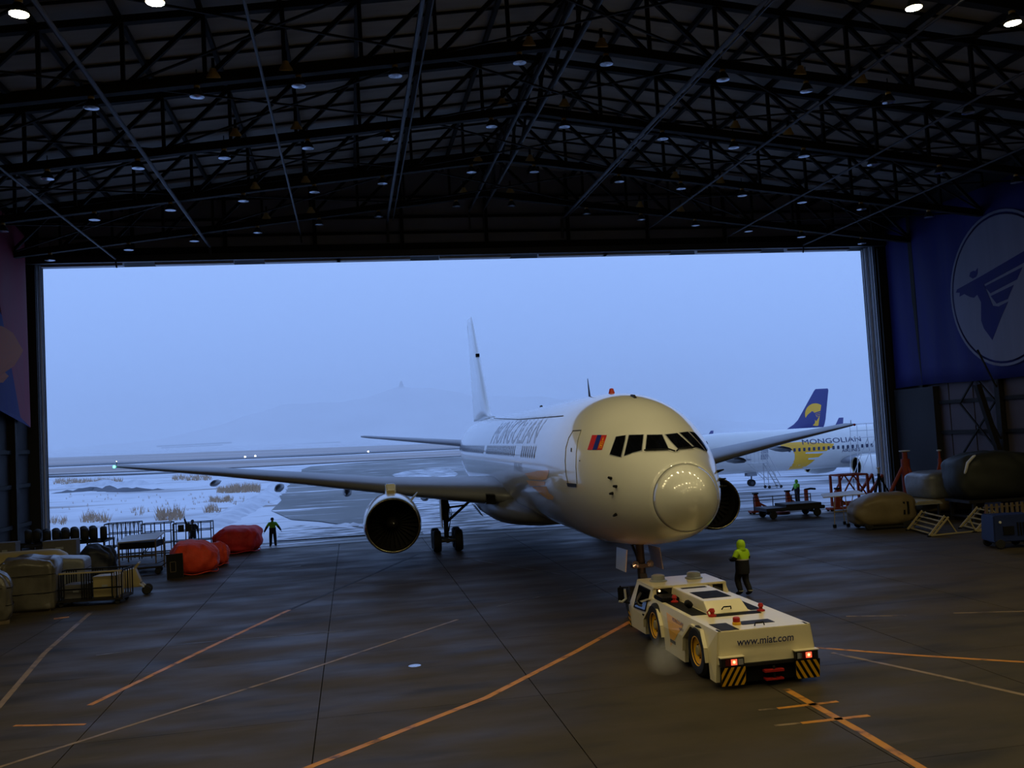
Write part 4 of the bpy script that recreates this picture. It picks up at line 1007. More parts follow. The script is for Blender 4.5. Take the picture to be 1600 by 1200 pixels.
MB().box((-.82,.3,.45),(.82,5.0,1.16)).build('inner_body', 'dark', TUG)  # dark colour puts the shade into the wheel arches
MB().loft([[(-1.17,-.06,.52),(1.17,-.06,.52),(1.17,.32,.52),(-1.17,.32,.52)],[(-1.1,.05,1.25),(1.1,.05,1.25),(1.1,.32,1.25),(-1.1,.32,1.25)]]).build('body', 'tug', TUG, bevel=.015)
MB().box((-1.117,.3,1.16),(1.117,4.86,1.2505)).build('deck', 'tug', TUG)
MB().box((-.95,.02,.22),(.95,6.3,.5)).build('chassis', 'darkmetal', TUG)
# cab
MB().loft([[(-1.2,4.86,1.2),(1.2,4.86,1.2),(1.2,6.66,.7),(-1.2,6.66,.7)],[(-1.2,4.86,1.24),(1.2,4.86,1.24),(1.2,6.64,.8),(-1.2,6.64,.8)]]).build('dashboard', 'tug', TUG)
MB().box((-1.06,4.78,1.48),(1.06,6.36,1.545)).build('cab_roof', 'tug', TUG, bevel=.02)
for x in (-1.02, -.42, .62, 1.02): MB().box((x-.05,4.82,1.25),(x+.05,4.9,1.49)).build('cab_pillar', 'tug', TUG)
for x in (-1.02, 1.02): MB().bar((x*1.12,6.62,.78),(x,6.3,1.49),.07).build('cab_pillar', 'tug', TUG)
MB().add([(-1.15,6.6,.8),(1.15,6.6,.8),(1.0,6.28,1.49),(-1.0,6.28,1.49)],[(0,1,2,3)]).build('windscreen', 'glass', TUG)
for s in (-1, 1):
    MB().prism([(5.12,.86),(6.12,.80),(6.02,1.42),(5.04,1.42)], lambda a, b, k: (s*(HU(b)+.004+k), a, b), 0, .012).build('door_window', 'glass', TUG)
    m = MB(); w_ = [(5.12,.86),(6.12,.80),(6.02,1.42),(5.04,1.42)]
    for a, b in zip(w_, w_[1:]+w_[:1]): m.bar((s*(HU(a[1])+.012),a[0],a[1]),(s*(HU(b[1])+.012),b[0],b[1]),.03)
    m.build('window_seal', 'dark', TUG)
    MB().box((s*HW-.01 if s < 0 else HW-.01,5.2,.70),(s*HW+.01 if s < 0 else HW+.02,5.36,.74)).build('door_handle', 'dark', TUG)
for x0_, x1_ in ((-.96,-.48),(.70,.96)):
    MB().box((x0_,4.80,1.27),(x1_,4.81,1.47)).build('rear_cab_window', 'glass', TUG)
MB().box((-.36,4.80,1.455),(.56,4.82,1.475)).build('rear_cab_window', 'glass', TUG)
MB().lathe([(0,0),(.028,.01),(.028,.03),(0,.035)], o=(-.90,4.79,1.43), axis=(0,-1,0), n=12).build('cab_lamp', 'cablamp', TUG)
seat = MB().box((-1.0,5.2,.85),(-.45,5.75,1.0)).box((-1.0,5.05,1.0),(-.45,5.2,1.4)).build('driver_seat', 'dark', TUG, bevel=.03)
for x in (-.62, .45):
    MB().lathe([(.25,0),(.25,.03),(.2,.05),(.19,.16),(.13,.19),(0,.19)], o=(x,5.7,1.545), n=16).build('roof_vent', 'greypaint', TUG, smooth=True)
MB().tube([(-1.28,6.45,.85),(-1.5,6.6,.9),(-1.5,6.6,1.35)], .025, 6).tube([(-1.28,6.5,1.3),(-1.5,6.6,1.3)], .02, 6).build('mirror_arm', 'dark', TUG)
MB().box((-1.6,6.52,.88),(-1.42,6.58,1.32)).build('mirror', 'dark', TUG, bevel=.02); MB().tube([(-1.40,6.5,1.25),(-1.38,6.5,.98),(-1.5,6.5,.9),(-1.6,6.5,.92)], .035, 6).build('mirror_guard', 'plate', TUG)
MB().tube([(1.28,6.45,.95),(1.5,6.55,1.0),(1.5,6.55,1.3)], .025, 6).build('mirror_arm', 'dark', TUG); MB().box((1.4,6.5,1.0),(1.6,6.56,1.35)).build('mirror', 'dark', TUG)
# hood and deck details
MB().loft([[(-.56,2.02,1.25),(.50,2.02,1.25),(.50,4.86,1.25),(-.56,4.86,1.25)],[(-.52,2.42,1.50),(.46,2.42,1.50),(.46,4.86,1.50),(-.52,4.86,1.50)]]).build('engine_hood', 'tug', TUG, bevel=.012)
MB().box((-.40,2.75,1.50),(.36,3.75,1.507)).build('hood_grille', 'dark', TUG); MB().box((-.38,4.35,1.50),(.32,4.52,1.507)).build('hood_grille', 'dark', TUG)
MB().box((-1.0,2.0,1.25),(-.60,4.55,1.258)).build('deck_tread', 'dark', TUG); MB().box((.56,2.05,1.25),(.86,3.4,1.258)).build('deck_tread', 'dark', TUG)
MB().box((-.56,1.62,1.25),(.66,1.95,1.258)).build('deck_tread', 'dark', TUG)
MB().box((-1.0,.10,1.25),(-.58,.88,1.258)).build('deck_hatch', 'darkmetal', TUG); MB().box((-.32,.52,1.25),(.48,.90,1.258)).build('deck_hatch', 'darkmetal', TUG)
MB().box((-1.1,4.0,1.25),(-.6,4.7,1.36)).build('battery_box', 'dark', TUG, bevel=.02); MB().lathe([(0,0),(.07,0),(.09,.06),(.09,.16),(.05,.2),(0,.2)], o=(-.66,2.95,1.30), axis=(-.6,0,.5), n=12).build('air_intake', 'dark', TUG, smooth=True)
def handle(x, y, z, w, rear=False):
    return MB().tube([(x-w/2,y,z),(x-w/2*.8,y-(.06 if rear else 0),z+.07),(x+w/2*.8,y-(.06 if rear else 0),z+.07),(x+w/2,y,z)], .016, 6).build('handle', 'dark', TUG)
handle(.0,.30,1.255,.24); handle(-.05,2.12,1.32,.24,True)
for x, y in ((-.58,1.72),(.74,1.85),(-.78,3.9)):
    MB().lathe([(0,0),(.10,0),(.10,.03),(.05,.05),(.045,.09),(.07,.12),(.05,.19),(0,.2)], o=(x,y,1.255), n=12).build('lifting_eye', 'red', TUG, smooth=True)
MB().tube([(-.66,1.72,1.26),(-.7,1.74,1.36),(-.62,1.72,1.44)], .02, 6).build('lifting_hook', 'red', TUG)
MB().lathe([(.10,0),(.10,.05),(.085,.06)], o=(-.42,.62,1.255), n=14).build('beacon_base', 'yellow', TUG, smooth=True); MB().lathe([(.085,.06),(.085,.15),(.06,.17),(0,.17)], o=(-.42,.62,1.255), n=14).build('beacon', 'red', TUG, smooth=True)
# wheels
tw = MB().lathe([(.30,-.16),(.36,-.2),(.52,-.2),(.585,-.13),(.60,0),(.585,.13),(.52,.2),(.36,.2),(.30,.16)], axis=(1,0,0), n=32).mesh('tug_tyre', 'rubber', smooth=True)
for s in (-1, 1):
    for v in (1.16, 4.36):
        w = put('wheel', tw, TUG, (s*1.06, v, .60), (0, 0, 0))
        r_ = MB().lathe([(.365,.17),(.365,.19),(.33,.195),(.31,.14),(.2,.08),(.13,.09)], axis=(s,0,0), n=28).build('rim', 'yellow', w, smooth=True)
        MB().lathe([(.13,.08),(.13,.15),(.10,.175),(0,.175)], axis=(s,0,0), n=18).build('hub', 'cream', w, smooth=True)
        nuts = MB()
        for k in range(8): a = 2*PI*k/8; nuts.lathe([(.018,.085),(.018,.12),(0,.12)], o=(0,.165*math.cos(a),.165*math.sin(a)), axis=(s,0,0), n=6)
        nuts.build('wheel_nuts', 'darkmetal', w, kind='stuff')
# rear: lamps, striped guards, hitch
MB().box((-.6,-.10,.46),(.62,-.02,.53)).build('rear_beam', 'darkmetal', TUG); MB().box((-.58,.0,.10),(.60,.4,.47)).build('hitch_recess', 'dark', TUG)
for s in (-1, 1):
    MB().box((s*.89-.27,-.17,.50),(s*.89+.27,.0,.70)).build('lamp_housing', 'darkmetal', TUG, bevel=.012)
    MB().box((s*.89-.29,-.18,.70),(s*.89+.29,.0,.72)).build('lamp_hood', 'tug', TUG)
    cx = -.87 if s < 0 else .92
    MB().box((cx-.2,-.18,.53),(cx+.06,-.17,.68)).build('tail_lamp_lens', 'taildark', TUG)
    MB().box((cx-.07,-.19,.545),(cx+.07,-.18,.67)).build('tail_lamp', 'tail', TUG); MB().lathe([(0,0),(.03,0),(.02,.015),(0,.02)], o=(cx,-.19,.61), axis=(0,-1,0), n=12).build('tail_lamp_bulb', 'tailhot', TUG)
    MB().box((s*.89+.12 if s < 0 else s*.89-.24,-.18,.54),(s*.89+.24 if s < 0 else s*.89-.12,-.17,.67)).build('reverse_lamp', 'greypaint', TUG)
    g = MB().loft([[(s*.89-.29,-.13,.08),(s*.89+.29,-.13,.08),(s*.89+.29,-.09,.08),(s*.89-.29,-.09,.08)],[(s*.89-.30,-.17,.50),(s*.89+.30,-.17,.50),(s*.89+.30,-.13,.50),(s*.89-.30,-.13,.50)]]).build('guard_panel', 'dark', TUG)
    st = MB(); 
    for k in range(-2, 6):
        # 45-degree stripes clipped to the panel
        a0 = -.29+.15*k; poly = []
        for (u, v) in ((a0,0),(a0+.075,0),(a0+.075+.24,1),(a0+.24,1)):
            poly.append((u, v))
        u0, u1 = -.285, .285
        def cl(p0, p1): 
            return p0, p1
        out = []
        for i in range(4):
            (ua, va), (ub, vb) = poly[i], poly[(i+1) % 4]
            n_ = 8
            for j in range(n_):
                u = ua+(ub-ua)*j/n_; v = va+(vb-va)*j/n_; out.append((min(max(u, u0), u1), v))
        if max(o_[0] for o_ in out)-min(o_[0] for o_ in out) < .02: continue
        red_ = [o_ for i, o_ in enumerate(out) if i == 0 or (abs(o_[0]-out[i-1][0])+abs(o_[1]-out[i-1][1])) > 1e-6]
        st.prism([(s*.89+(u if s < 0 else -u), v) for u, v in red_], lambda a, b, k_: (a, -.136-.04*b-k_, .085+.41*b), 0, .005)
    st.build('hazard_stripes', 'yellow', g)
MB().box((-.14,-.16,.30),(.32,-.0,.35)).build('hitch_plate', 'red', TUG); MB().box((-.12,-.16,.12),(.30,-.0,.16)).build('hitch_plate', 'red', TUG); MB().tube([(.1,-.1,.1),(.1,-.1,.42)], .03, 8).build('hitch_pin', 'darkmetal', TUG)
tm = text_mesh('www.miat.com', .225, .18, .2, .016)
MB().add([(-.04+v.co.x*1.0, -.016-.14*0-(1.25-(1.0+v.co.y))*.15-.0, 1.0+v.co.y) for v in tm.vertices], [tuple(p.vertices) for p in tm.polygons]).build('web_lettering', 'letter', TUG, fix=False)
for o_ in (): pass
GT = [[(3.45,1.10),(2.15,1.03),(2.2,.94),(2.28,.86),(2.46,.72),(2.62,.60),(2.85,.44),(3.05,.30),(3.02,.5),(3.1,.75),(3.3,.95)]]
for s in (-1, 1):
    for g_ in GT: MB().prism(g_, lambda a, b, k: (s*(HU(b)+.004+k), a, b), 0, .004).build('gold_emblem', 'gold', TUG)
    m = MB(); m.prism([(2.62,.44),(3.0,.44),(3.0,.52),(2.62,.52)], lambda a, b, k: (s*(HW+.008+k), a, b), 0, .01); m.build('side_vent', 'dark', TUG)
    tm = text_mesh('MONGOLIAN', .13, 0, .2); MB().add([(s*(HU(1.02+v.co.y)+.012), 2.55+s*v.co.x, 1.02+v.co.y) for v in tm.vertices], [tuple(p.vertices) for p in tm.polygons]).build('airline_lettering', 'letter', TUG, fix=False)
    tm = text_mesh('AIRLINES', .08, 0, .2); MB().add([(s*(HU(.9+v.co.y)+.012), 2.2+s*v.co.x, .90+v.co.y) for v in tm.vertices], [tuple(p.vertices) for p in tm.polygons]).build('airline_lettering', 'letter', TUG, fix=False)
    MB().prism([(6.5,.15),(6.72,.15),(6.74,.6),(6.66,.6)], lambda a, b, k: (s*(HW-.02+k), a, b), 0, .035).build('front_guard', 'dark', TUG)
    m = MB()
    for k in range(3): m.prism([(6.52+.02*k,.18+.14*k),(6.70,.24+.14*k),(6.70,.30+.14*k),(6.53,.24+.14*k)], lambda a, b, kk: (s*(HW+.016+kk), a, b), 0, .004)
    m.build('front_hazard_stripes', 'yellow', TUG)
for x in (-.55, .55): MB().lathe([(0,0),(.10,0),(.10,.05),(0,.06)], o=(x,6.76,.98), axis=(0,.45,.9), n=12).build('work_lamp', 'worklamp', TUG)
MB().box((-.15,6.5,.34),(.15,6.85,.5)).build('front_hitch', 'darkmetal', TUG, bevel=.02)
# tow bar to the nose wheels
t = thing('tow_bar', 'short steel tow bar coupling the tug to the nose wheels', 'tow bar', (9.05, 27.0, 0))
MB().tube([(.03,0,.42),(-.05,1.7,.46)], .06, 10).build('tube', 'yellow', t, smooth=True); MB().bar((-.35,1.75,.46),(.28,1.75,.46),.1,.08).build('head', 'darkmetal', t)
MB().lathe([(.04,0),(.09,.02),(.09,.06),(.04,.08)], o=(.03,-.05,.40), n=12).build('eye', 'darkmetal', t)
for x in (-.28, .22): put('wheel', MB().lathe([(0,-.05),(.13,-.05),(.15,0),(.13,.05),(0,.05)], axis=(1,0,0), n=14).mesh('caster', 'rubber'), t, (x, 1.2, .15)); 
MB().bar((-.28,1.2,.15),(.22,1.2,.15),.04).bar((-.02,1.2,.15),(-.02,1.2,.45),.05).build('axle', 'darkmetal', t)
# exhaust puff
c = fl(1040, 1062)
ex = MB().lathe([(0,-.55),(.4,-.45),(.62,-.1),(.55,.3),(.3,.55),(0,.62)], o=(c.x+.05, c.y+.1, .62), n=16).build('exhaust_smoke', 'dark', kind='stuff', smooth='all')
tag(ex, 'small grey puff of exhaust smoke beside the tug rear wheel', 'smoke')
em = bpy.data.materials.new('exhaust smoke'); em.use_nodes = True; t_ = em.node_tree; t_.nodes.clear()
pv = t_.nodes.new('ShaderNodeVolumePrincipled'); ou = t_.nodes.new('ShaderNodeOutputMaterial'); g_ = t_.nodes.new('ShaderNodeNewGeometry'); n_ = t_.nodes.new('ShaderNodeTexNoise'); n_.inputs['Scale'].default_value = 3.0
ds = t_.nodes.new('ShaderNodeVectorMath'); ds.operation = 'DISTANCE'; ds.inputs[1].default_value = (c.x+.05, c.y+.1, .5)
m1 = t_.nodes.new('ShaderNodeMapRange'); m1.inputs['From Min'].default_value = .52; m1.inputs['From Max'].default_value = 0; m1.inputs['To Max'].default_value = 1.0
m2 = t_.nodes.new('ShaderNodeMath'); m2.operation = 'MULTIPLY'; m3 = t_.nodes.new('ShaderNodeMath'); m3.operation = 'MULTIPLY'; m3.inputs[1].default_value = 3.2
t_.links.new(g_.outputs['Position'], ds.inputs[0]); t_.links.new(g_.outputs['Position'], n_.inputs[0]); t_.links.new(ds.outputs['Value'], m1.inputs[0]); t_.links.new(m1.outputs[0], m2.inputs[0]); t_.links.new(n_.outputs['Fac'], m2.inputs[1]); t_.links.new(m2.outputs[0], m3.inputs[0]); t_.links.new(m3.outputs[0], pv.inputs['Density'])
pv.inputs['Color'].default_value = (.8, .8, .82, 1); t_.links.new(pv.outputs[0], ou.inputs['Volume']); ex.data.materials.clear(); ex.data.materials.append(em)

# ================================================================== PEOPLE
def person(label, loc, rz, J, zones, extras, s=1.0):
    """J: joints; one continuous skinned body; zones(co)->material slot"""
    t = thing('person', label, 'person', loc, rz)
    base = dict(pelvis=((0,0,.95),.178), belly=((0,.0,1.12),.185), chest=((0,0,1.32),.190), neck=((0,.0,1.49),.062), jaw=((0,.02,1.58),.078), crown=((0,.01,1.69),.092))
    for sd, k in ((-1,'L'),(1,'R')):
        base.update({'sh'+k:((sd*.20,0,1.41),.100),'el'+k:((sd*.29,-.02,1.16),.080),'wr'+k:((sd*.32,.05,.93),.058),'ha'+k:((sd*.305,.07,.855),.044),
                     'hi'+k:((sd*.105,0,.88),.128),'kn'+k:((sd*.125,.02,.50),.102),'an'+k:((sd*.13,-.02,.11),.086),'to'+k:((sd*.13,.15,.05),.045)})
    for k, v in J.items(): base[k] = (v, base[k][1]) if len(v) == 3 else v
    E = [('pelvis','belly'),('belly','chest'),('chest','neck'),('neck','jaw'),('jaw','crown')]
    for k in 'LR': E += [('chest','sh'+k),('sh'+k,'el'+k),('el'+k,'wr'+k),('wr'+k,'ha'+k),('pelvis','hi'+k),('hi'+k,'kn'+k),('kn'+k,'an'+k),('an'+k,'to'+k)]
    names = list(base); me = bpy.data.meshes.new('body')
    me.from_pydata([base[n][0] for n in names], [(names.index(a), names.index(b)) for a, b in E], [])
    ob = bpy.data.objects.new('body', me); COL.objects.link(ob)
    ob.modifiers.new('s', 'SKIN'); 
    if not me.skin_vertices: 
        me.attributes.new('x', 'FLOAT', 'POINT')
    for i, n in enumerate(names):
        d = me.skin_vertices[0].data[i]; r = base[n][1]; d.radius = (r, r); d.use_root = (n == 'pelvis')
    m = ob.modifiers.new('u', 'SUBSURF'); m.levels = 2; m.render_levels = 2
    dg = bpy.context.evaluated_depsgraph_get(); bm_ = bpy.data.meshes.new_from_object(ob.evaluated_get(dg)); bpy.data.objects.remove(ob)
    V = [tuple(v.co) for v in bm_.vertices]; Fc = [tuple(p.vertices) for p in bm_.polygons]
    mb = MB().add(V, Fc)
    # five fingers on each hand, feet rounded boots, nose and ears, kept in the same body mesh
    for k in 'LR':
        w, h = Vector(base['wr'+k][0]), Vector(base['ha'+k][0]); d = (h-w).normalized(); sd = Vector((0, 1, 0)) if abs(d.y) < .8 else Vector((1, 0, 0)); a = d.cross(sd).normalized(); b2 = a.cross(d).normalized()
        for q, (o_, ln) in enumerate(((-.033,.062),(-.011,.078),(.011,.074),(.033,.056))):
            p0 = h+b2*o_+d*.01; mb.tube([p0, p0+d*(ln*.6+.025), p0+d*(ln+.025)+a*.018], [.0105,.0095,.007], 6)
        mb.tube([h-d*.02+b2*.035, h+b2*.065+d*.02, h+b2*.07+d*.052], [.012,.011,.008], 6)
    jw, cr = Vector(base['jaw'][0]), Vector(base['crown'][0]); hc = (jw+cr)/2
    mb.lathe([(0,0),(.014,.012),(.012,.03),(0,.036)], o=hc+Vector((0,.082,-.02)), axis=(0,1,-.25), n=8)
    for sx in (-1, 1): mb.lathe([(0,-.01),(.022,0),(.026,.006),(0,.012)], o=hc+Vector((sx*.088,0,-.01)), axis=(sx,-.2,0), n=8)
    mats = ['skin','cloth','cloth']; 
    body = MB(); body.v = mb.v
    for f in mb.f:
        c = sum((Vector(mb.v[i]) for i in f), Vector())/len(f); body.f.append(f); body.m.append(zones[1](c, base))
    o = body.build('body', zones[0], t, smooth='all')
    for sx in (-1, 1): MB().lathe([(0,-.004),(.011,0),(0,.006)], o=hc+Vector((sx*.034,.086,.012)), axis=(0,1,0), n=8).build('eye', 'dark', o)
    MB().bar(hc+Vector((-.022,.087,-.052)), hc+Vector((.022,.087,-.052)), .006).build('mouth', 'red', o)
    extras(t, o, base, hc)
    return t
def near_arm(c, B):
    out = 9
    for k in 'LR':
        for a, b in (('el'+k,'wr'+k),('wr'+k,'ha'+k)):
            p, q = Vector(B[a][0]), Vector(B[b][0]); u = max(0, min(1, (c-p).dot(q-p)/(q-p).length_squared)); out = min(out, (c-(p+(q-p)*u)).length)
    return out
def near_hand(c, B): return min((c-Vector(B['ha'+k][0])).length for k in 'LR')
def z_std(c, B):
    if (c-Vector(B['crown'][0])).length < .16 and c.z > B['neck'][0][2]+.03: return 0
    if near_hand(c, B) < .13: return 3
    if c.z < .13: return 3
    if near_arm(c, B) < .105 and c.z < 1.9: return 2
    if c.z > 1.16: return 1
    return 2
def hood(t, o, B, hc):
    MB().lathe([(0,.155),(.06,.145),(.108,.10),(.13,.02),(.132,-.06),(.115,-.13),(.14,-.17),(.13,-.19)], o=hc+Vector((0,-.012,.01)), n=18).build('hood', 'hivis', o, smooth='all')
    MB().lathe([(.208,-.012),(.214,0),(.208,.03)], o=(0,0,1.165), n=20).build('reflective_band', 'reflect', o, smooth='all')
    MB().loft([[(-.215*math.cos(a),.19*math.sin(a),.72) for a in [2*PI*k/16 for k in range(16)]],[(-.225*math.cos(a),.2*math.sin(a),.86) for a in [2*PI*k/16 for k in range(16)]],[(-.205*math.cos(a),.195*math.sin(a),1.16) for a in [2*PI*k/16 for k in range(16)]]], cap=False).build('coat_skirt', 'cloth', o, smooth='all')
    for sx in (-1, 1):
        an = Vector(B['an'+('L' if sx < 0 else 'R')][0]); MB().lathe([(.078,0),(.08,.03)], o=an+Vector((0,0,.04)), n=12).build('ankle_tape', 'reflect', o)
def cap_hair(t, o, B, hc):
    MB().lathe([(0,.10),(.05,.092),(.088,.06),(.103,.0),(.10,-.03),(.09,-.05)], o=hc+Vector((0,-.008,.035)), n=16).build('knit_cap', 'blackcloth', o, smooth='all')
    MB().loft([[(-.20*math.cos(a),.18*math.sin(a),.80) for a in [2*PI*k/16 for k in range(16)]],[(-.205*math.cos(a),.19*math.sin(a),1.15) for a in [2*PI*k/16 for k in range(16)]]], cap=False).build('coat_hem', 'cloth', o, smooth='all')
# technician walking beside the tug, seen from behind
P1 = fl(1163, 931)
person('person in yellow hooded hi-vis jacket and dark trousers walking beside the tug', (P1.x, P1.y, 0), .45,
       dict(elL=(-.31,.03,1.19), wrL=(-.24,.22,1.16), haL=(-.17,.27,1.18), elR=(.29,.0,1.17), wrR=(.22,.2,1.08), haR=(.17,.26,1.09), knL=(-.08,.16,.52), anL=(-.09,.04,.12), toL=(-.1,.22,.06), knR=(.10,.0,.50), anR=(.10,-.16,.13), toR=(.11,.02,.05)),
       (['hivis','hivis','cloth','blackcloth'], lambda c, B: 0 if (c.z > 1.5 and (Vector(B['crown'][0])-c).length < .2 and c.y < .03) else z_std(c, B)), hood)
bpy.data.objects['person'].scale = (1.16, 1.16, 1.07)
P2 = fl(427, 854)
person('person in green hi-vis top and black cap standing by red bag at the doorway', (P2.x, P2.y, 0), PI*.04,
       dict(elL=(-.36,-.02,1.17), wrL=(-.47,.02,.97), haL=(-.50,.04,.90), elR=(.35,-.02,1.18), wrR=(.47,.03,1.0), haR=(.50,.05,.93), knL=(-.13,.02,.5), knR=(.13,.02,.5), anL=(-.15,-.02,.11), anR=(.14,-.02,.11), toL=(-.19,.12,.05), toR=(.18,.12,.05)),
       (['skin','hivisgreen','cloth','blackcloth'], z_std), cap_hair)
P3 = fl(303, 850); 
person('person in dark jacket waving a raised arm behind the railings near the orange bag', (P3.x*.965, 62.0, 0), PI*.9,
       dict(elR=(.42,.02,1.52), wrR=(.50,.04,1.80), haR=(.51,.04,1.89), elL=(-.33,.0,1.17), wrL=(-.40,.08,.95), haL=(-.41,.1,.88)),
       (['skin','cloth','cloth','blackcloth'], z_std), cap_hair)
P4 = fl(1250, 789)
def cap4(t, o, B, hc):
    MB().lathe([(0,.12),(.06,.11),(.10,.07),(.118,.0),(.112,-.08),(.12,-.12)], o=hc+Vector((0,-.012,.02)), n=16).build('hood', 'hivisgreen', o, smooth='all')
person('person in bright green hooded jacket standing among the orange stands', (P4.x, 61.5, 0), PI*.55,
       dict(elL=(-.26,.06,1.17), wrL=(-.2,.24,1.05), haL=(-.15,.3,1.04), elR=(.26,.06,1.17), wrR=(.2,.26,1.02), haR=(.14,.31,1.02)),
       (['hivisgreen','hivisgreen','cloth','blackcloth'], lambda c, B: 0 if c.z > 1.5 and c.y < .04 else z_std(c, B)), cap4)

# ================================================================== CLUTTER
def noise3(p, sd): 
    return (math.sin(p[0]*3.1+sd)+math.sin(p[1]*2.7+sd*1.7+p[2])+math.sin(p[2]*3.7+sd*.6+p[0]*1.3)+.6*math.sin(p[0]*7.3+p[1]*6.1+sd)+.5*math.sin(p[2]*9.1+p[1]*5.3+sd*2))/4.1
def blob(name, m, size, seed, ex=.5, amp=.06, parent=None, seams=0, nu=40, nv=18, loc=(0,0,0), flat=0.0, folds=0, top=None):
    """draped soft body: superellipsoid standing on z=0, with folds"""
    sx, sy, sz = size; rows = []
    sg = lambda v, e: math.copysign(abs(v)**e, v)
    for j in range(nv+1):
        ph = PI*(j/nv)-PI/2; r = []
        for i in range(nu):
            th = 2*PI*i/nu
            x = sg(math.cos(ph), ex)*sg(math.cos(th), ex); y = sg(math.cos(ph), ex)*sg(math.sin(th), ex); z = sg(math.sin(ph), ex)
            p = Vector((x*sx/2, y*sy/2, (z+1)/2*sz)); k = 1+amp*noise3((x*2, y*2, z*2), seed)
            if folds: k += .22*amp*math.sin(th*folds*2.3+5*z+seed*3)+.18*amp*noise3((x*7, y*7, z*7), seed+9)
            if folds: k += .5*amp*math.sin(th*folds+3*math.sin(z*2+seed))*(1-.4*(z+1)/2)
            p.x *= k; p.y *= k; p.z *= (1+amp*.8*noise3((y*2, x*2, 1), seed+3))
            if top: p.z *= top(p.x/sx, p.y/sy)
            p.z = max(0.01, p.z-.02)
            r.append(p+Vector(loc))
        rows.append(r)
    mb = MB().loft(rows, cap=True)
    return mb.build(name, m, parent, smooth='all')
def base_of(px0, px1, py, dy=0):
    a, b = fl(px0, py), fl(px1, py); return (a+b)/2, (b-a).length
# --- left side: wrapped crates
def cover(name, label, cat, c, size, seed, m, rz=0, ex=.2, amp=.075, folds=7, group=None, cord=True, extra=None):
    t = thing(name, label, cat, c, rz, group)
    MB().box((-size[0]*.42, -size[1]*.42, .0), (size[0]*.42, size[1]*.42, .12)).build('pallet', 'wood', t)
    b = blob('cover_sheet', m, size, seed, ex, amp, t, loc=(0, 0, .05), folds=folds, nu=56, nv=26, top=lambda x, y: 1-.10*abs(x+.15)-.07*abs(y))
    if cord:
        for z in (.35, .68):
            ring = [(size[0]*.515*math.copysign(abs(math.cos(a))**ex, math.cos(a)), size[1]*.515*math.copysign(abs(math.sin(a))**ex, math.sin(a)), size[2]*z) for a in [2*PI*k/28 for k in range(29)]]
            MB().tube(ring, .012, 5).build('cord', 'dark', t, smooth=True)
    return t
g1 = fl(62, 957); cover('wrapped_crate', 'large crate wrapped in grey plastic sheet beside the caged cart', 'crate', (g1.x-.58, g1.y+.9, 0), (2.05, 1.9, 2.15), 1.3, 'tarp', .1)
g2 = fl(-8, 978); cover('wrapped_crate', 'half-visible pale plastic-wrapped bundle at the picture edge', 'crate', (g2.x-.35, g2.y+.6, 0), (1.5, 1.3, 1.95), 4.1, 'tarp', .3, ex=.45, amp=.07)
q = ay(98, 872, 43.2); cover('wrapped_crate', 'grey flat-topped wrapped crate just behind the caged cart', 'crate', (q.x, 43.8, 0), (1.7, 1.5, q.z+.05), 2.2, 'whitewrap', .05, ex=.16, amp=.015, folds=3)
q0, q1 = ay(-40, 868, 45.5), ay(108, 864, 45.5)
t = thing('cowl_panel', 'long cream rounded cowl panel on a stand behind the wrapped crates', 'cowl', ((q0.x+q1.x)/2, 46.2, 0))
L = (q1.x-q0.x)/2; mb = MB(); rings = []
for k in range(13):
    u = -1+2*k/12; e = (1-abs(max(0, u-.55)/.45)**2)**.5 if u > .55 else 1
    rings.append([(u*L, .75*math.cos(a)*max(.12, e), q0.z-.95+(.95*math.sin(a))*max(.2, e) if math.sin(a) > 0 else q0.z-.95) for a in [PI*i/14 for i in range(15)]])
mb.loft(rings, cap=False, closed=False); o = mb.build('cowl_shell', 'cream', t, smooth='all'); md = o.modifiers.new('t', 'SOLIDIFY'); md.thickness = .04
for x in (-L*.7, L*.6):
    for y in (-.6, .6): MB().bar((x, y, 0), (x, y, q0.z-.93), .08).build('leg', 'darkmetal', t)
    MB().bar((x, -.65, q0.z-.96), (x, .65, q0.z-.96), .08).build('cross_bar', 'darkmetal', t)
MB().bar((-L*.7, -.6, .3), (L*.6, -.6, .3), .06).build('rail', 'darkmetal', t)
# caged cart
cA, cB_ = fl(84, 951), fl(192, 944)
W_ = (cB_-cA).length; rz = math.atan2(cB_.y-cA.y, cB_.x-cA.x); Hc = ay(135, 892, cA.y).z
t = thing('cage_cart', 'black barred cage cart on small wheels holding cream boxes', 'cart', cA, rz)
D_ = 1.25; zt = Hc-.05
MB().box((0, 0, .20), (W_, D_, .30)).build('deck', 'darkmetal', t)
for (a, b) in (((0,0,zt),(W_,0,zt)),((0,D_,zt),(W_,D_,zt)),((0,0,zt),(0,D_,zt)),((W_,0,zt),(W_,D_,zt)),((0,0,zt*.52),(W_,0,zt*.52))):
    MB().bar(a, b, .06).build('rail', 'cream' if a[2] == zt and a[1] == 0 and b[1] == 0 else 'dark', t)
for g0 in (0.0, W_*.40, W_*.84):
    for k in range(5):
        x = g0+.03+k*W_*.035
        for y in (0, D_): MB().bar((x, y, .28), (x, y, zt), .04).build('upright', 'wood' if (g0 > W_*.8 and k in (1, 3)) else 'dark', t)
for x in (.25, W_-.25):
    for y in (.12, D_-.12):
        put('wheel', MB().lathe([(0,-.05),(.08,-.05),(.1,0),(.08,.05),(0,.05)], axis=(0,1,0), n=14).mesh('caster', 'rubber'), t, (x, y, .1))
        MB().bar((x, y, .12), (x, y, .22), .06).build('caster_fork', 'darkmetal', t)
cartP = lambda x, y: cA+Vector((math.cos(rz)*x-math.sin(rz)*y, math.sin(rz)*x+math.cos(rz)*y, 0))
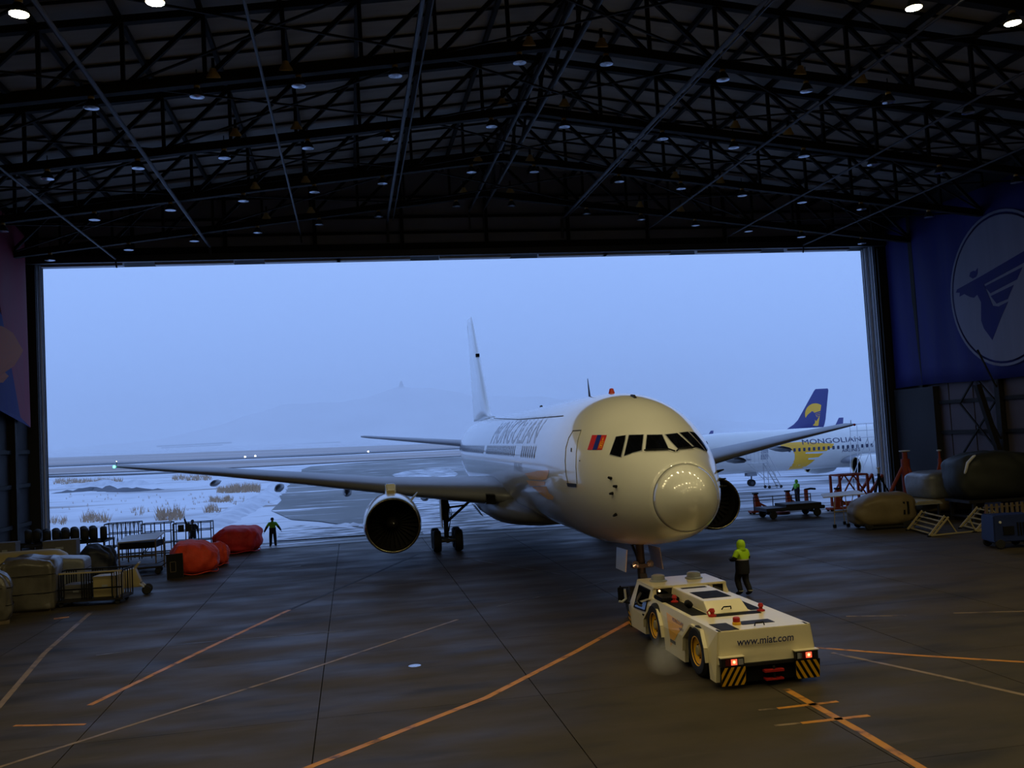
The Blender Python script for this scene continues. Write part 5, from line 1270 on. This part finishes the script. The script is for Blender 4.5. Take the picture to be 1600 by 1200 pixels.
def carton(label, loc, size, m, rz_=0, cat='box', name='box'):
    t = thing(name, label, cat, loc, rz_); a, b, c = size
    MB().box((-a/2, -b/2, 0), (a/2, b/2, c)).build('body', m, t, bevel=.02)
    MB().box((-a/2-.012, -b/2-.012, c-.08), (a/2+.012, b/2+.012, c+.02)).build('lid', m, t, bevel=.01)
    MB().box((-a*.12, -b/2-.018, c*.45), (a*.12, -b/2, c*.6)).build('label_patch', 'greypaint', t)
    return t
p = cartP(W_*.72, .6); carton('cream box standing in the caged cart', (p.x, p.y, .31), (.95, .8, .82), 'cream', rz)
p = cartP(W_*.30, .6); carton('grey-brown low box inside the caged cart', (p.x, p.y, .31), (.95, .85, .55), 'carton', rz)
# cream dolly with caster at the cart end
p = fl(214, 932)
t = thing('tow_dolly', 'cream hand dolly with white caster beyond the caged cart', 'dolly', (p.x-.1, p.y+.6, 0), .1)
MB().loft([[(-1.0,-.35,.35),(.25,-.3,.35),(.25,.3,.35),(-1.0,.35,.35)],[(-1.0,-.35,1.0),(-.05,-.3,1.15),(-.05,.3,1.15),(-1.0,.35,1.0)]]).build('body', 'cream', t, bevel=.03)
MB().bar((-.1,0,1.1),(.1,0,1.35),.1).bar((.1,-.35,1.35),(.1,.35,1.35),.05).build('push_handle', 'cream', t)
for y in (-.28, .28):
    MB().bar((.12, y, .5), (.4, y, .25), .1, .06).build('caster_fork', 'plate', t)
    put('wheel', MB().lathe([(0,-.06),(.16,-.06),(.2,0),(.16,.06),(0,.06)], axis=(0,1,0), n=16).mesh('caster', 'rubber'), t, (.4, y, .2))
    put('wheel', MB().lathe([(0,-.06),(.14,-.06),(.17,0),(.14,.06),(0,.06)], axis=(0,1,0), n=16).mesh('caster', 'rubber'), t, (-.8, y, .17))
MB().bar((-.8,-.28,.17),(-.8,.28,.17),.05).bar((-.8,0,.17),(-.8,0,.4),.08).bar((.15,-.28,.5),(.15,.28,.5),.08).build('axle', 'darkmetal', t)
# tyre rack with a front and a back row of black tyres
Yt = 52.5
zt_ = ay(115, 846, Yt).z
t = thing('tyre_rack', 'long dark steel rack carrying rows of black tyres', 'rack', (-14.2, Yt, 0))
xa, xb = ay(-6, 846, Yt).x+14.2, ay(166, 846, Yt).x+14.2
for yy in (-.45, 1.55):
    MB().bar((xa, yy, zt_-.08), (xb, yy, zt_-.08), .08).build('rail', 'darkmetal', t)
for yy in (.35, .75): MB().bar((xa, yy, zt_-.08), (xb, yy, zt_-.08), .06).build('rail', 'darkmetal', t)
for k in range(5):
    x = xa+(xb-xa)*k/4
    for yy in (-.45, 1.55): MB().bar((x, yy, 0), (x, yy, zt_-.04), .08).build('post', 'darkmetal', t)
    MB().bar((x, -.45, zt_-.1), (x, 1.55, zt_-.1), .06).build('cross_bar', 'darkmetal', t)
    MB().bar((x, -.45, .3), (x, 1.55, .3), .06).build('cross_bar', 'darkmetal', t)
tr_m = MB().lathe([(.14,-.12),(.2,-.17),(.3,-.17),(.355,-.10),(.37,0),(.355,.10),(.3,.17),(.2,.17),(.14,.12)], axis=(1,0,0), n=24).mesh('tyre', 'rubber', smooth=True)
hub_m = MB().lathe([(.145,-.12),(.13,-.03),(.05,0),(.13,.03),(.145,.12)], axis=(1,0,0), n=16).mesh('hub', 'darkmetal', smooth=True)
def tyre(x, y, z, lab, rz=0):
    o = thing('tyre', lab, 'tyre', (x, y, z), rz, 'tyres on the rack'); put('rubber', tr_m, o); put('hub', hub_m, o); return o
for k in range(7):
    q = ay(74+14.6*k, 834-1.3*k, Yt-.05); tyre(q.x, Yt-.05, zt_-.04+.37, 'black tyre %s from the cage-cart end in the front row on the rack' % ORD[6-k], rnd.uniform(.1, .45))
for k in range(8):
    q = ay(84+14.4*k-40, 832, Yt+1.15); tyre(q.x, Yt+1.15, zt_-.04+.37, 'black tyre %s from the doorway end in the rear row on the rack' % ORD[7-k], rnd.uniform(.1, .45))
# grey cartons on a bench in front of the rack
Yc = 49.2
zc_ = ay(95, 868, Yc).z
t = thing('bench', 'dark low bench under the grey cartons before the tyre rack', 'bench', (ay(60, 868, Yc).x, Yc, 0))
hw_ = (ay(130, 868, Yc).x-ay(-20, 868, Yc).x)/2
MB().box((-hw_, -.45, zc_-.08), (hw_, .45, zc_)).build('top', 'wood', t)
for x in (-hw_+.1, hw_-.1):
    for y in (-.38, .38): MB().bar((x, y, 0), (x, y, zc_-.07), .07).build('leg', 'darkmetal', t)
MB().bar((-hw_+.1, -.38, .25), (hw_-.1, -.38, .25), .05).build('stretcher', 'darkmetal', t)
for a, b, c, lab in ((70, 122, 846, 'wide grey carton on the bench below the front row of tyres'), (-6, 28, 849, 'smaller grey carton at the far end of the bench')):
    q0, q1 = ay(a, c, Yc), ay(b, c, Yc); carton(lab, ((q0.x+q1.x)/2, Yc, zc_), (q1.x-q0.x, .7, q0.z-zc_), 'carton')
# dark blue tarpaulin heap and low trolley
q = fl(163, 905); cover('tarp_heap', 'dark navy tarpaulin heap between the tyre rack and the frame table', 'tarpaulin', (q.x, 48.2, 0), (1.7, 1.6, 1.75), 5.5, 'bluedark', .2, ex=.6, amp=.14, folds=5, cord=False)
# frame table
Yf = 52.0
z1 = ay(215, 842, Yf).z
t = thing('frame_table', 'tilted grey board table on a tubular frame with lower shelf', 'table', (ay(221, 842, Yf).x, Yf, 0), -.1)
w2 = (ay(252, 842, Yf).x-ay(190, 842, Yf).x)/2
MB().loft([[(-w2,-.75,z1-.12),(w2,-.75,z1-.05),(w2,-.75,z1),(-w2,-.75,z1-.06)],[(-w2,.75,z1+.08),(w2,.75,z1+.18),(w2,.75,z1+.24),(-w2,.75,z1+.14)]]).build('board_top', 'greypaint', t)
MB().box((-w2+.05,-.7,z1-.45),(w2-.1,.7,z1-.14)).build('drawer_box', 'dark', t)
for x in (-w2+.06, w2-.06):
    for y in (-.7, .7): MB().bar((x, y, 0), (x, y, z1-.05), .06).build('leg', 'wood', t)
for z in (.35, .8):
    for y in (-.7, .7): MB().bar((-w2+.06, y, z), (w2-.06, y, z), .05).build('stretcher', 'wood', t)
MB().box((-w2+.06,-.7,.33),(w2-.06,.7,.37)).build('shelf', 'darkmetal', t)
# work platforms with railings by the doorway
def railing(label, px, top, Y, nb, m='darkmetal', depth=1.0, mesh=False, deckz=.9):
    A, B = ay(px[0], top[0], Y), ay(px[1], top[1], Y); t = thing('railed_platform', label, 'platform', ((A.x+B.x)/2, Y, 0)); hw = (B.x-A.x)/2; zt = (A.z+B.z)/2
    for y in (0, depth):
        for f in (1, .55): MB().tube([(-hw, y, deckz+(zt-deckz)*f), (hw, y, deckz+(zt-deckz)*f)], .03, 6).build('guard_rail', m, t)
        for k in range(nb+1): MB().tube([(-hw+2*hw*k/nb, y, 0.05), (-hw+2*hw*k/nb, y, zt)], .03, 6).build('post', m, t)
        MB().tube([(-hw, y, .3), (hw, y, .3)], .03, 6).build('base_rail', m, t)
        MB().tube([(-hw, y, .3), (hw/nb-hw+.2, y, deckz)], .025, 6).build('brace', m, t)
    MB().box((-hw, 0, deckz-.05), (hw, depth, deckz)).build('deck', m, t)
    for x in (-hw, hw): MB().tube([(x, 0, zt), (x, depth, zt)], .03, 6).build('end_rail', m, t)
    if mesh:
        n_ = MB()
        for k in range(14): n_.tube([(-hw+2*hw*k/14, depth, deckz), (-hw+2*hw*(k+1)/14, depth, zt)], .008, 4).tube([(-hw+2*hw*(k+1)/14, depth, deckz), (-hw+2*hw*k/14, depth, zt)], .008, 4)
        n_.build('wire_mesh', m, t, kind='stuff')
    return t, hw, zt
railing('dark meshed railing platform between the tyres and the frame table', (163, 216), (822, 814), 56.8, 4, mesh=True)
railing('dark two-rail platform behind the frame table', (220, 266.5), (820, 817), 57.0, 3)
t, hw, zt = railing('dark platform with hanging dark panels in front of the waving person', (270, 329), (819, 815.5), 57.2, 3)
for x in (-.62, -.22): MB().box((hw*x-.12, -.05, zt-.48), (hw*x+.22, -.02, zt-.06)).build('hanging_panel', 'bluedark', t)
t = thing('low_trolley', 'low dark flat trolley between the frame table and orange bag', 'trolley', (fl(232, 893).x, 50.0, 0), .1)
MB().box((-.9,-.6,.32),(.9,.6,.42)).build('deck', 'darkmetal', t); MB().bar((.9,0,.38),(1.5,0,.75),.05).build('pull_handle', 'darkmetal', t)
for x in (-.7, .7):
    for y in (-.5, .5):
        put('wheel', MB().lathe([(0,-.05),(.13,-.05),(.16,0),(.13,.05),(0,.05)], axis=(0,1,0), n=14).mesh('caster', 'rubber'), t, (x, y, .16))
    MB().bar((x,-.5,.16),(x,.5,.16),.05).bar((x,0,.16),(x,0,.33),.1).build('axle', 'darkmetal', t)
# leaning dark board with a yellow square outline
A, B = fl(261, 905.5), fl(287, 902.5); d = (B-A); wdt = d.length; ang = math.atan2(d.y, d.x); hh = ay(273, 866, A.y).z
t = thing('board', 'dark upright board with a thin yellow square outline before the orange bag', 'board', (A+B)/2, ang)
MB().loft([[(-wdt/2,-.03,.0),(wdt/2,-.03,0),(wdt/2,.03,0),(-wdt/2,.03,0)],[(-wdt/2,.09,hh),(wdt/2,.09,hh),(wdt/2,.15,hh),(-wdt/2,.15,hh)]]).build('panel', 'dark', t)
m = MB(); f3 = lambda u, v: (u*wdt/2, -.04+.12*v, v*hh)
sq = [(-.55,.28),(.1,.28),(.1,.68),(-.55,.68)]
for a, b in zip(sq, sq[1:]+sq[:1]): m.bar(f3(*a), f3(*b), .022)
m.build('square_outline', 'wood', t)
ed = MB(); e4 = [(-.98,.01),(.98,.01),(.98,.99),(-.98,.99)]
for a, b in zip(e4, e4[1:]+e4[:1]): ed.bar(f3(*a), f3(*b), .03)
ed.build('rim', 'darkmetal', t)
MB().bar((0,.1,hh*.8),(0,.75,0),.04).build('prop', 'dark', t)
# orange and red fabric engine covers
def bag(label, px0, px1, pbot, ptop, m, seed, dy, dep, ex, rz=0, amp=.09, top=None):
    a, b = fl(px0, pbot), fl(px1, pbot); Y = (a.y+b.y)/2+dy; h = ay((px0+px1)/2, ptop, Y).z; w = abs(ay(px1, pbot, Y).x-ay(px0, pbot, Y).x)
    t = thing('fabric_cover', label, 'cover', (ay((px0+px1)/2, pbot, Y).x, Y, 0), rz)
    b_ = blob('fabric', m, (w, dep, h), seed, ex, amp, t, nu=64, nv=28, folds=9, top=top)
    MB().tube([(w*.5*math.cos(a_)*.96, dep*.5*math.sin(a_)*.96, .1+.04*math.sin(5*a_)) for a_ in [2*PI*k/30 for k in range(31)]], .025, 6).build('drawstring_hem', m, b_)
    return t
bag('bright red fabric engine cover nearest the doorway person', 337, 409, 866, 822, 'redfab', 2.2, 1.2, 2.5, .62, -.1)
bag('small crumpled orange cover squeezed between the big orange and red ones', 322, 358, 886, 846, 'orange', 7.7, .9, 1.8, .75, .2, .12)
bag('large orange fabric engine cover slumped behind the leaning board', 268, 343, 900, 843, 'orange', 3.4, 1.1, 2.3, .72, .1, .08, top=lambda x, y: 1-.22*max(0, x+.1))

# --- right side
def jack(label, px, py_top, Y, m, r, spread, rz=0):
    z = ay(px, py_top, Y).z; x = ay(px, py_top, Y).x; t = thing('tripod_jack', label, 'jack', (x, Y, 0), rz)
    MB().tube([(0,0,.15),(0,0,z*.86)], r, 14).build('cylinder', m, t, smooth=True); MB().tube([(0,0,z*.84),(0,0,z)], r*.6, 12).build('ram', 'plate' if r < .1 else m, t, smooth=True)
    MB().lathe([(r*1.1,0),(r*1.25,.03),(r*1.25,.08),(0,.1)], o=(0,0,z*.98), n=14).build('head_cap', 'plate', t)
    for k in range(3):
        a = 2*PI*k/3+.5; f = (spread*math.cos(a), spread*math.sin(a), .08)
        l = MB().tube([(0,0,z*.82), f], r*.32+.025, 8).build('leg', m, t, smooth=True)
        MB().lathe([(0,-.08),(.14,-.08),(.12,-.03),(0,.02)], o=f, n=12).build('foot_pad', 'darkmetal', l)
        MB().tube([(0,0,.3), (f[0]*.9, f[1]*.9, .2)], .03, 6).build('lower_brace', m, t)
    return t
jack('tall orange tripod jack with thick cylinder beside the right door leaf', 1413, 704, 52.5, 'orangesteel', .26, 1.6, .2)
jack('thinner tall orange tripod jack beyond the white wrapped intake', 1467, 703, 51.5, 'orangesteel', .11, 1.1, .7)
jack('slim black tripod jack with white ram at the right door edge', 1372, 731, 55.0, 'dark', .09, 1.0, 1.1)
# orange slanted cradle posts and dollies at the doorway
def cradle(label, px, py0, py1, lean, Y, w=.5):
    b = ay(px, py1, Y); tp = ay(px+lean, py0, Y); t = thing('cradle_stand', label, 'stand', (b.x, Y, 0)); h = tp.z; dx = tp.x-b.x
    MB().loft([[(-w/2,-.15,.12),(w/2,-.15,.12),(w/2,.15,.12),(-w/2,.15,.12)],[(dx-.1,-.1,h),(dx+.1,-.1,h),(dx+.1,.1,h),(dx-.1,.1,h)]]).build('post', 'orangesteel', t)
    MB().bar((dx*.5+.1,0,h*.55),(.95,0,.2),.12).build('brace', 'orangesteel', t); MB().box((-.6,-.3,.12),(1.2,.3,.24)).build('base', 'orangesteel', t)
    MB().box((dx-.16,-.14,h-.02),(dx+.16,.14,h+.08)).build('pad', 'dark', t)
    for x in (-.45, 1.0):
        for y in (-.25, .25): put('wheel', MB().lathe([(0,-.04),(.1,-.04),(.12,0),(.1,.04),(0,.04)], axis=(0,1,0), n=12).mesh('caster', 'rubber'), t, (x, y, .12))
    return t
cradle('orange cradle post at the foot of the gantry frame', 1308, 764, 803, 0, 55.5, .35)
cradle('orange leaning cradle stand closest to the aircraft engine', 1186, 772, 803, -6, 57.2)
cradle('orange leaning cradle stand between the engine-side stand and the green-jacketed person', 1235, 768, 793, -5, 58.0)
q = ay(1259, 765, 60.0)
t = thing('grease_pump', 'orange upright pump post with dark cross handle beside the green-jacketed person', 'pump', (q.x, 60.0, 0))
MB().tube([(0,0,.05),(0,0,q.z)], .14, 10).build('post', 'orangesteel', t, smooth=True); MB().tube([(-.1,0,q.z),(.35,0,q.z+.05),(.75,.1,q.z+.0)], .07, 8).build('handle', 'dark', t); MB().lathe([(.4,0),(.4,.05),(.2,.1)], n=14).build('base', 'orangesteel', t)
# low dark blue trolley with rails
q0, q1 = fl(1212, 815), fl(1292, 806); zt = ay(1255, 786, 53.6).z
t = thing('flat_trolley', 'long low dark blue flatbed trolley with thin rails inside the right doorway', 'trolley', ((q0.x+q1.x)/2, 54.2, 0), 0); hw = (q1.x-q0.x)/2
MB().box((-hw,-.9,zt*.55),(hw,.9,zt*.8)).build('bed', 'bluedark', t, bevel=.03); MB().box((-hw*.3,-.8,zt*.8),(hw*.9,.8,zt)).build('load_plate', 'darkmetal', t)
for x in (-hw, -hw/3, hw/3, hw):
    MB().tube([(x,.9,.4),(x,.9,zt+.45)], .03, 6).build('stake', 'darkmetal', t)
for z in (zt+.2, zt+.42): MB().tube([(-hw,.9,z),(hw,.9,z)], .025, 6).build('rail', 'darkmetal', t)
for x in (-hw*.75, hw*.75):
    for y in (-.75, .75): put('wheel', MB().lathe([(0,-.09),(.22,-.09),(.26,0),(.22,.09),(0,.09)], axis=(0,1,0), n=16).mesh('caster', 'rubber'), t, (x, y, .26))
    MB().bar((x,-.75,.26),(x,.75,.26),.08).bar((x,0,.26),(x,0,zt*.6),.2).build('axle', 'darkmetal', t)
t = thing('hose_reel', 'orange-brown coiled reel lying between the leaning cradle stands', 'reel', (fl(1212, 802).x, 56.0, 0))
MB().lathe([(.5,.0),(.55,.1),(.5,.2),(.3,.2),(.3,.0)], o=(0,0,.0), n=20).build('coil', 'orangesteel', t, smooth=True); MB().lathe([(.1,0),(.1,.35),(.16,.36),(.16,.42),(0,.43)], n=12).build('core', 'darkmetal', t)
# orange gantry frame
Yg = 57.6
xa, xb = ay(1304, 743, Yg), ay(1347, 741, Yg); t = thing('gantry_frame', 'orange braced steel engine gantry frame in the right doorway', 'frame', ((xa.x+xb.x)/2, Yg, 0)); hw = (xb.x-xa.x)/2; zt = xa.z
for y in (-.6, .6):
    MB().bar((-hw, y, zt), (hw, y, zt), .12).build('top_beam', 'orangesteel', t)
    for x in (-hw, hw): MB().bar((x, y, .05), (x, y, zt), .14).build('post', 'orangesteel', t)
    for s in (-1, 1): MB().bar((0, y, zt), (s*hw, y, zt*.28), .08).build('diagonal', 'orangesteel', t)
    MB().bar((-hw, y, .25), (hw, y, .25), .12).build('base_beam', 'orangesteel', t)
    MB().bar((hw, y, zt*.35), (hw+1.1, y, zt*.95), .16).build('raised_arm', 'orangesteel', t); MB().bar((hw+1.1, y, zt*.95), (hw+1.25, y, .08), .1).build('arm_post', 'dark', t)
for x in (-hw, 0, hw): MB().bar((x, -.6, zt), (x, .6, zt), .1).build('cross_beam', 'orangesteel', t)
for x in (-hw*.8, .2): MB().box((x-.18,-.75,zt*.42),(x+.25,-.55,zt*.5)).build('clamp', 'dark', t)
MB().tube([(0,-.6,zt),(0,-.6,zt*.45)], .02, 6).build('chain', 'dark', t)
# white plate table on thin yellowish legs
Yp = 47.6
z = ay(1310, 774, Yp).z; xa, xb = ay(1279, 775, Yp).x, ay(1345, 773, Yp).x
t = thing('plate_table', 'wheeled stand with a thin white tilted plate on yellowish legs', 'table', ((xa+xb)/2, Yp, 0)); hw = (xb-xa)/2
MB().loft([[(-hw,-.5,z-.05),(hw,-.5,z),(hw,-.5,z+.05),(-hw,-.5,z)],[(-hw*.5,.9,z+.02),(hw*1.2,.9,z+.1),(hw*1.2,.9,z+.15),(-hw*.5,.9,z+.07)]]).build('plate', 'plate', t)
for x, y, bx in ((-.55,-.4,-.65),(.1,-.4,.15),(.55,-.4,.15),(.5,.7,.55)):
    l = MB().tube([(x,y,z-.03),(bx,y,.16)], .025, 6).build('leg', 'cream', t)
for bx in (-.65, .15): 
    MB().box((bx-.07,-.47,.0),(bx+.07,-.33,.17)).build('caster', 'dark', t)
MB().box((.49,.64,0),(.61,.76,.17)).build('caster', 'dark', t)
MB().tube([(-.6,-.4,z*.5),(.3,-.4,z*.5)], .02, 6).tube([(.3,-.4,z*.5),(.53,.7,z*.5)], .02, 6).build('stretcher', 'cream', t)
# covered fan cowl on a wheeled cradle
Yk = 45.2
q = ay(1383, 790, Yk); zt = ay(1370, 770, Yk).z; w = ay(1428, 800, Yk).x-ay(1336, 800, Yk).x; zb = ay(1383, 822, Yk).z
t = thing('covered_cowl', 'engine cowl under a beige rounded cover on a wheeled cradle', 'cowl', (q.x, Yk+.4, 0), -.12)
b = blob('beige_cover', 'beigetarp', (w, 2.0, zt-zb), 6.2, .62, .06, t, loc=(0,0,zb), nu=56, nv=24, folds=4, top=lambda x, y: 1-.28*max(0, -x-.1)*2)
for k in (0, 1): MB().box((w*.22+.22*k, -.99, zb+(zt-zb)*.35), (w*.22+.1+.22*k, -.93, zb+(zt-zb)*.72)).build('dark_strap', 'dark', t)
for x in (-w*.3, w*.3):
    MB().bar((x,-.8,zb+.05),(x,.8,zb+.05),.12).build('cross_beam', 'darkmetal', t)
    for y in (-.7, .7):
        MB().bar((x,y,.2),(x,y,zb+.05),.1).build('leg', 'darkmetal', t)
        put('wheel', MB().lathe([(0,-.06),(.2,-.06),(.24,0),(.2,.06),(0,.06)], axis=(0,1,0), n=16).mesh('caster', 'rubber'), t, (x, y, .24))
MB().bar((-w*.3,-.7,zb),(w*.3,-.7,zb),.1).bar((-w*.3,.7,zb),(w*.3,.7,zb),.1).build('side_beam', 'darkmetal', t)
# white-wrapped intake on a brown covered stand
Yi = 47.6
q = ay(1490, 765, Yi); zt = ay(1490, 735, Yi).z; zb = ay(1490, 780, Yi).z; zl = ay(1490, 797, Yi).z; w = ay(1533, 765, Yi).x-ay(1452, 765, Yi).x
t = thing('wrapped_intake', 'drum-shaped intake wrapped in pale film on a beige draped stand', 'intake', (q.x, Yi+1.2, 0))
blob('film_wrap', 'whitewrap', (w, w*.9, zt-zb), 9.1, .42, .03, t, loc=(0,0,zb), nu=48, nv=18, folds=6)
blob('drape', 'beigetarp', (w*1.25, w*1.0, zb-zl+.2), 4.4, .5, .06, t, loc=(0,0,zl-.05), nu=48, nv=14, folds=5)
MB().box((-w*.55,-w*.4,.2),(w*.55,w*.4,.3)).build('deck', 'darkmetal', t)
for x in (-w*.5, w*.5):
    for y in (-w*.38, w*.38): MB().bar((x,y,0),(x,y,zl+.05),.12).build('leg', 'darkmetal', t)
MB().tube([(-.2,-w*.52,zl),(-.3,-w*.5,zt*.9)], .025, 6).build('lashing', 'dark', t)
# stack of panels beyond
Ys = 47.0
q0, q1 = ay(1424, 780, Ys), ay(1466, 786, Ys); t = thing('panel_trolley', 'low trolley of pale flat panels between the covered cowl and wrapped intake', 'trolley', ((q0.x+q1.x)/2-.1, Ys+.4, 0)); hw = (q1.x-q0.x)/2+.1
for k in range(4): MB().box((-hw+.1*k,-.8,q1.z+.05*k),(hw-.05*k,.8,q1.z+.04+.05*k)).build('panel', 'cream' if k % 2 else 'greypaint', t)
for x in (-hw+.2, hw-.2):
    for y in (-.7, .7): MB().bar((x,y,0),(x,y,q1.z),.1).build('leg', 'darkmetal', t)
# big dark green draped engine with a pale lip
Yd_ = 44.0
q = ay(1572, 760, Yd_); zt = ay(1575, 704, Yd_).z; w = ay(1632, 760, Yd_).x-ay(1516, 760, Yd_).x
t = thing('draped_engine', 'very large engine under a dark green tarpaulin with a pale exposed lip', 'engine', (q.x, Yd_+1.4, 0), -.1)
blob('green_tarpaulin', 'greentarp', (w, 3.0, zt-1.1), 8.3, .6, .06, t, loc=(0,0,1.1), nu=56, nv=22, folds=5)
lp = []
for k in range(13):
    a = PI*(.55+.75*k/12); lp.append((-w*.47+.12*math.cos(a), .9*math.cos(a)-.1, (zt+1.1)/2+(zt-1.1)*.40*math.sin(a+PI*.05-.3)))
q0, q1 = ay(1516, 737, Yd_), ay(1528, 713, Yd_)
R0, R1 = q0-Vector((q.x, Yd_+1.4, 0)), q1-Vector((q.x, Yd_+1.4, 0))
MB().tube([R0+Vector((-.05,.0,-.1)), R0, (R0+R1)/2+Vector((-.10,0,.06)), R1, R1+Vector((.1,0,.05))], [.04,.07,.08,.07,.04], 10).build('pale_lip', 'plate', t, smooth=True)
for x in (-w*.35, w*.35):
    for y in (-1.1, 1.1): MB().bar((x,y,0),(x,y,1.2),.16).build('leg', 'darkmetal', t)
    MB().bar((x,-1.1,.3),(x,1.1,.3),.12).build('cross_beam', 'darkmetal', t)
MB().box((-w*.42,-1.2,1.05),(w*.42,1.2,1.2)).build('cradle', 'darkmetal', t)
# yellow folding stairs lying on a base
def low_steps(label, foot, head, foot2, width_px, n, Yb):
    A = fl(*foot); t = thing('wheeled_steps', label, 'steps', A)
    Bh = ay(head[0], head[1], A.y+.2)-A
    C = fl(*foot2)-A
    for (o_) in (Vector((0,0,0)), C):
        MB().bar(o_+Vector((0,0,.05)), o_+Bh, .05, .10).build('stringer', 'cream', t); MB().bar(o_+Vector((.22,.0,.05)), o_+Bh+Vector((.2,0,-.06)), .04, .08).build('stringer', 'cream', t)
    for k in range(n):
        f = (k+.6)/n; p = Bh*f; MB().bar(p+Vector((.1,0,0)), p+C+Vector((.1,0,0)), .18, .03).build('tread', 'cream', t)
    return t, A, Bh, C
t, A, Bh, C = low_steps('yellowish wheeled steps standing just behind the covered cowl', (1452, 839), (1476, 806), (1418, 829), 0, 5, 0)
MB().bar(Vector((0,0,.06)), fl(1521, 832)-A+Vector((0,0,.06)), .06).build('base_bar', 'cream', t)
MB().bar(Bh+Vector((.1,0,-.1)), (fl(1521, 832)-A)*.62+Vector((0,0,.08)), .05).build('back_leg', 'cream', t)
for p in (Vector((0,0,0)), C, (fl(1521, 832)-A)): MB().lathe([(0,0),(.09,0),(.09,.06),(0,.07)], o=p, n=12).build('foot', 'dark', t)
t, A, Bh, C = low_steps('second yellowish wheeled steps nearer the blue machine', (1524, 832), (1552, 797), (1500, 826), 0, 5, 0)
MB().bar(Vector((0,0,.06)), fl(1560, 829)-A+Vector((0,0,.06)), .06).build('base_bar', 'cream', t); MB().bar(Vector((0,0,.1)), ay(1512, 806, A.y)-A, .05).build('back_leg', 'cream', t)
for p in (Vector((0,0,0)), C, (fl(1560, 829)-A)): MB().lathe([(0,0),(.09,0),(.09,.06),(0,.07)], o=p, n=12).build('foot', 'dark', t)
# blue machine at the picture edge
q = fl(1585, 858); h = ay(1585, 805, q.y).z
t = thing('blue_compressor', 'dark blue wheeled compressor at the edge beside the steps', 'compressor', (q.x+.15, q.y+.7, 0), -.2)
MB().loft([[(-.75,-.6,.3),(1.0,-.6,.3),(1.0,.6,.3),(-.75,.6,.3)],[(-.7,-.55,h),(.95,-.55,h),(.95,.55,h),(-.7,.55,h)]]).build('body', 'bluesteel', t, bevel=.04)
MB().box((-.35,-.63,.6),(.1,-.58,.95)).build('control_panel', 'dark', t); MB().lathe([(0,0),(.06,0),(.05,.03),(0,.04)], o=(-.45,-.59,h*.8), axis=(0,-1,0), n=10).build('gauge', 'plate', t)
for k in range(5): MB().box((.25+.12*k,-.63,.55),(.3+.12*k,-.58,1.1)).build('louvre', 'dark', t)
for x in (-.5, .7):
    for y in (-.55, .55): put('wheel', MB().lathe([(0,-.07),(.18,-.07),(.22,0),(.18,.07),(0,.07)], axis=(0,1,0), n=16).mesh('caster', 'rubber'), t, (x, y, .22))
    MB().bar((x,-.5,.24),(x,.5,.24),.1).build('axle', 'darkmetal', t)
q2 = ay(1575, 795, q.y+2.6)
t = thing('slat_barrier', 'row of brown barrier slats behind the blue compressor', 'barrier', (q2.x, q.y+2.8, 0))
for k in range(8): MB().box((-1.0+.26*k,-.03,.3),(-.88+.26*k,.03,q2.z+.25)).build('slat', 'wood', t)
for z in (.35, q2.z+.1): MB().bar((-1.05,0.06,z),(1.05,0.06,z),.06).build('rail', 'wood', t)
for x in (-.95, .95): MB().bar((x,-.4,.03),(x,.4,.03),.08).bar((x,.06,.03),(x,.06,q2.z),.06).build('foot', 'orangesteel', t)
# drain cover in a pale glossy material
c = fl(648, 1040)
dc = MB().lathe([(0,.003),(.10,.004),(.16,.003),(.17,0)], o=c, n=20).build('drain_cover', 'lens', fb)
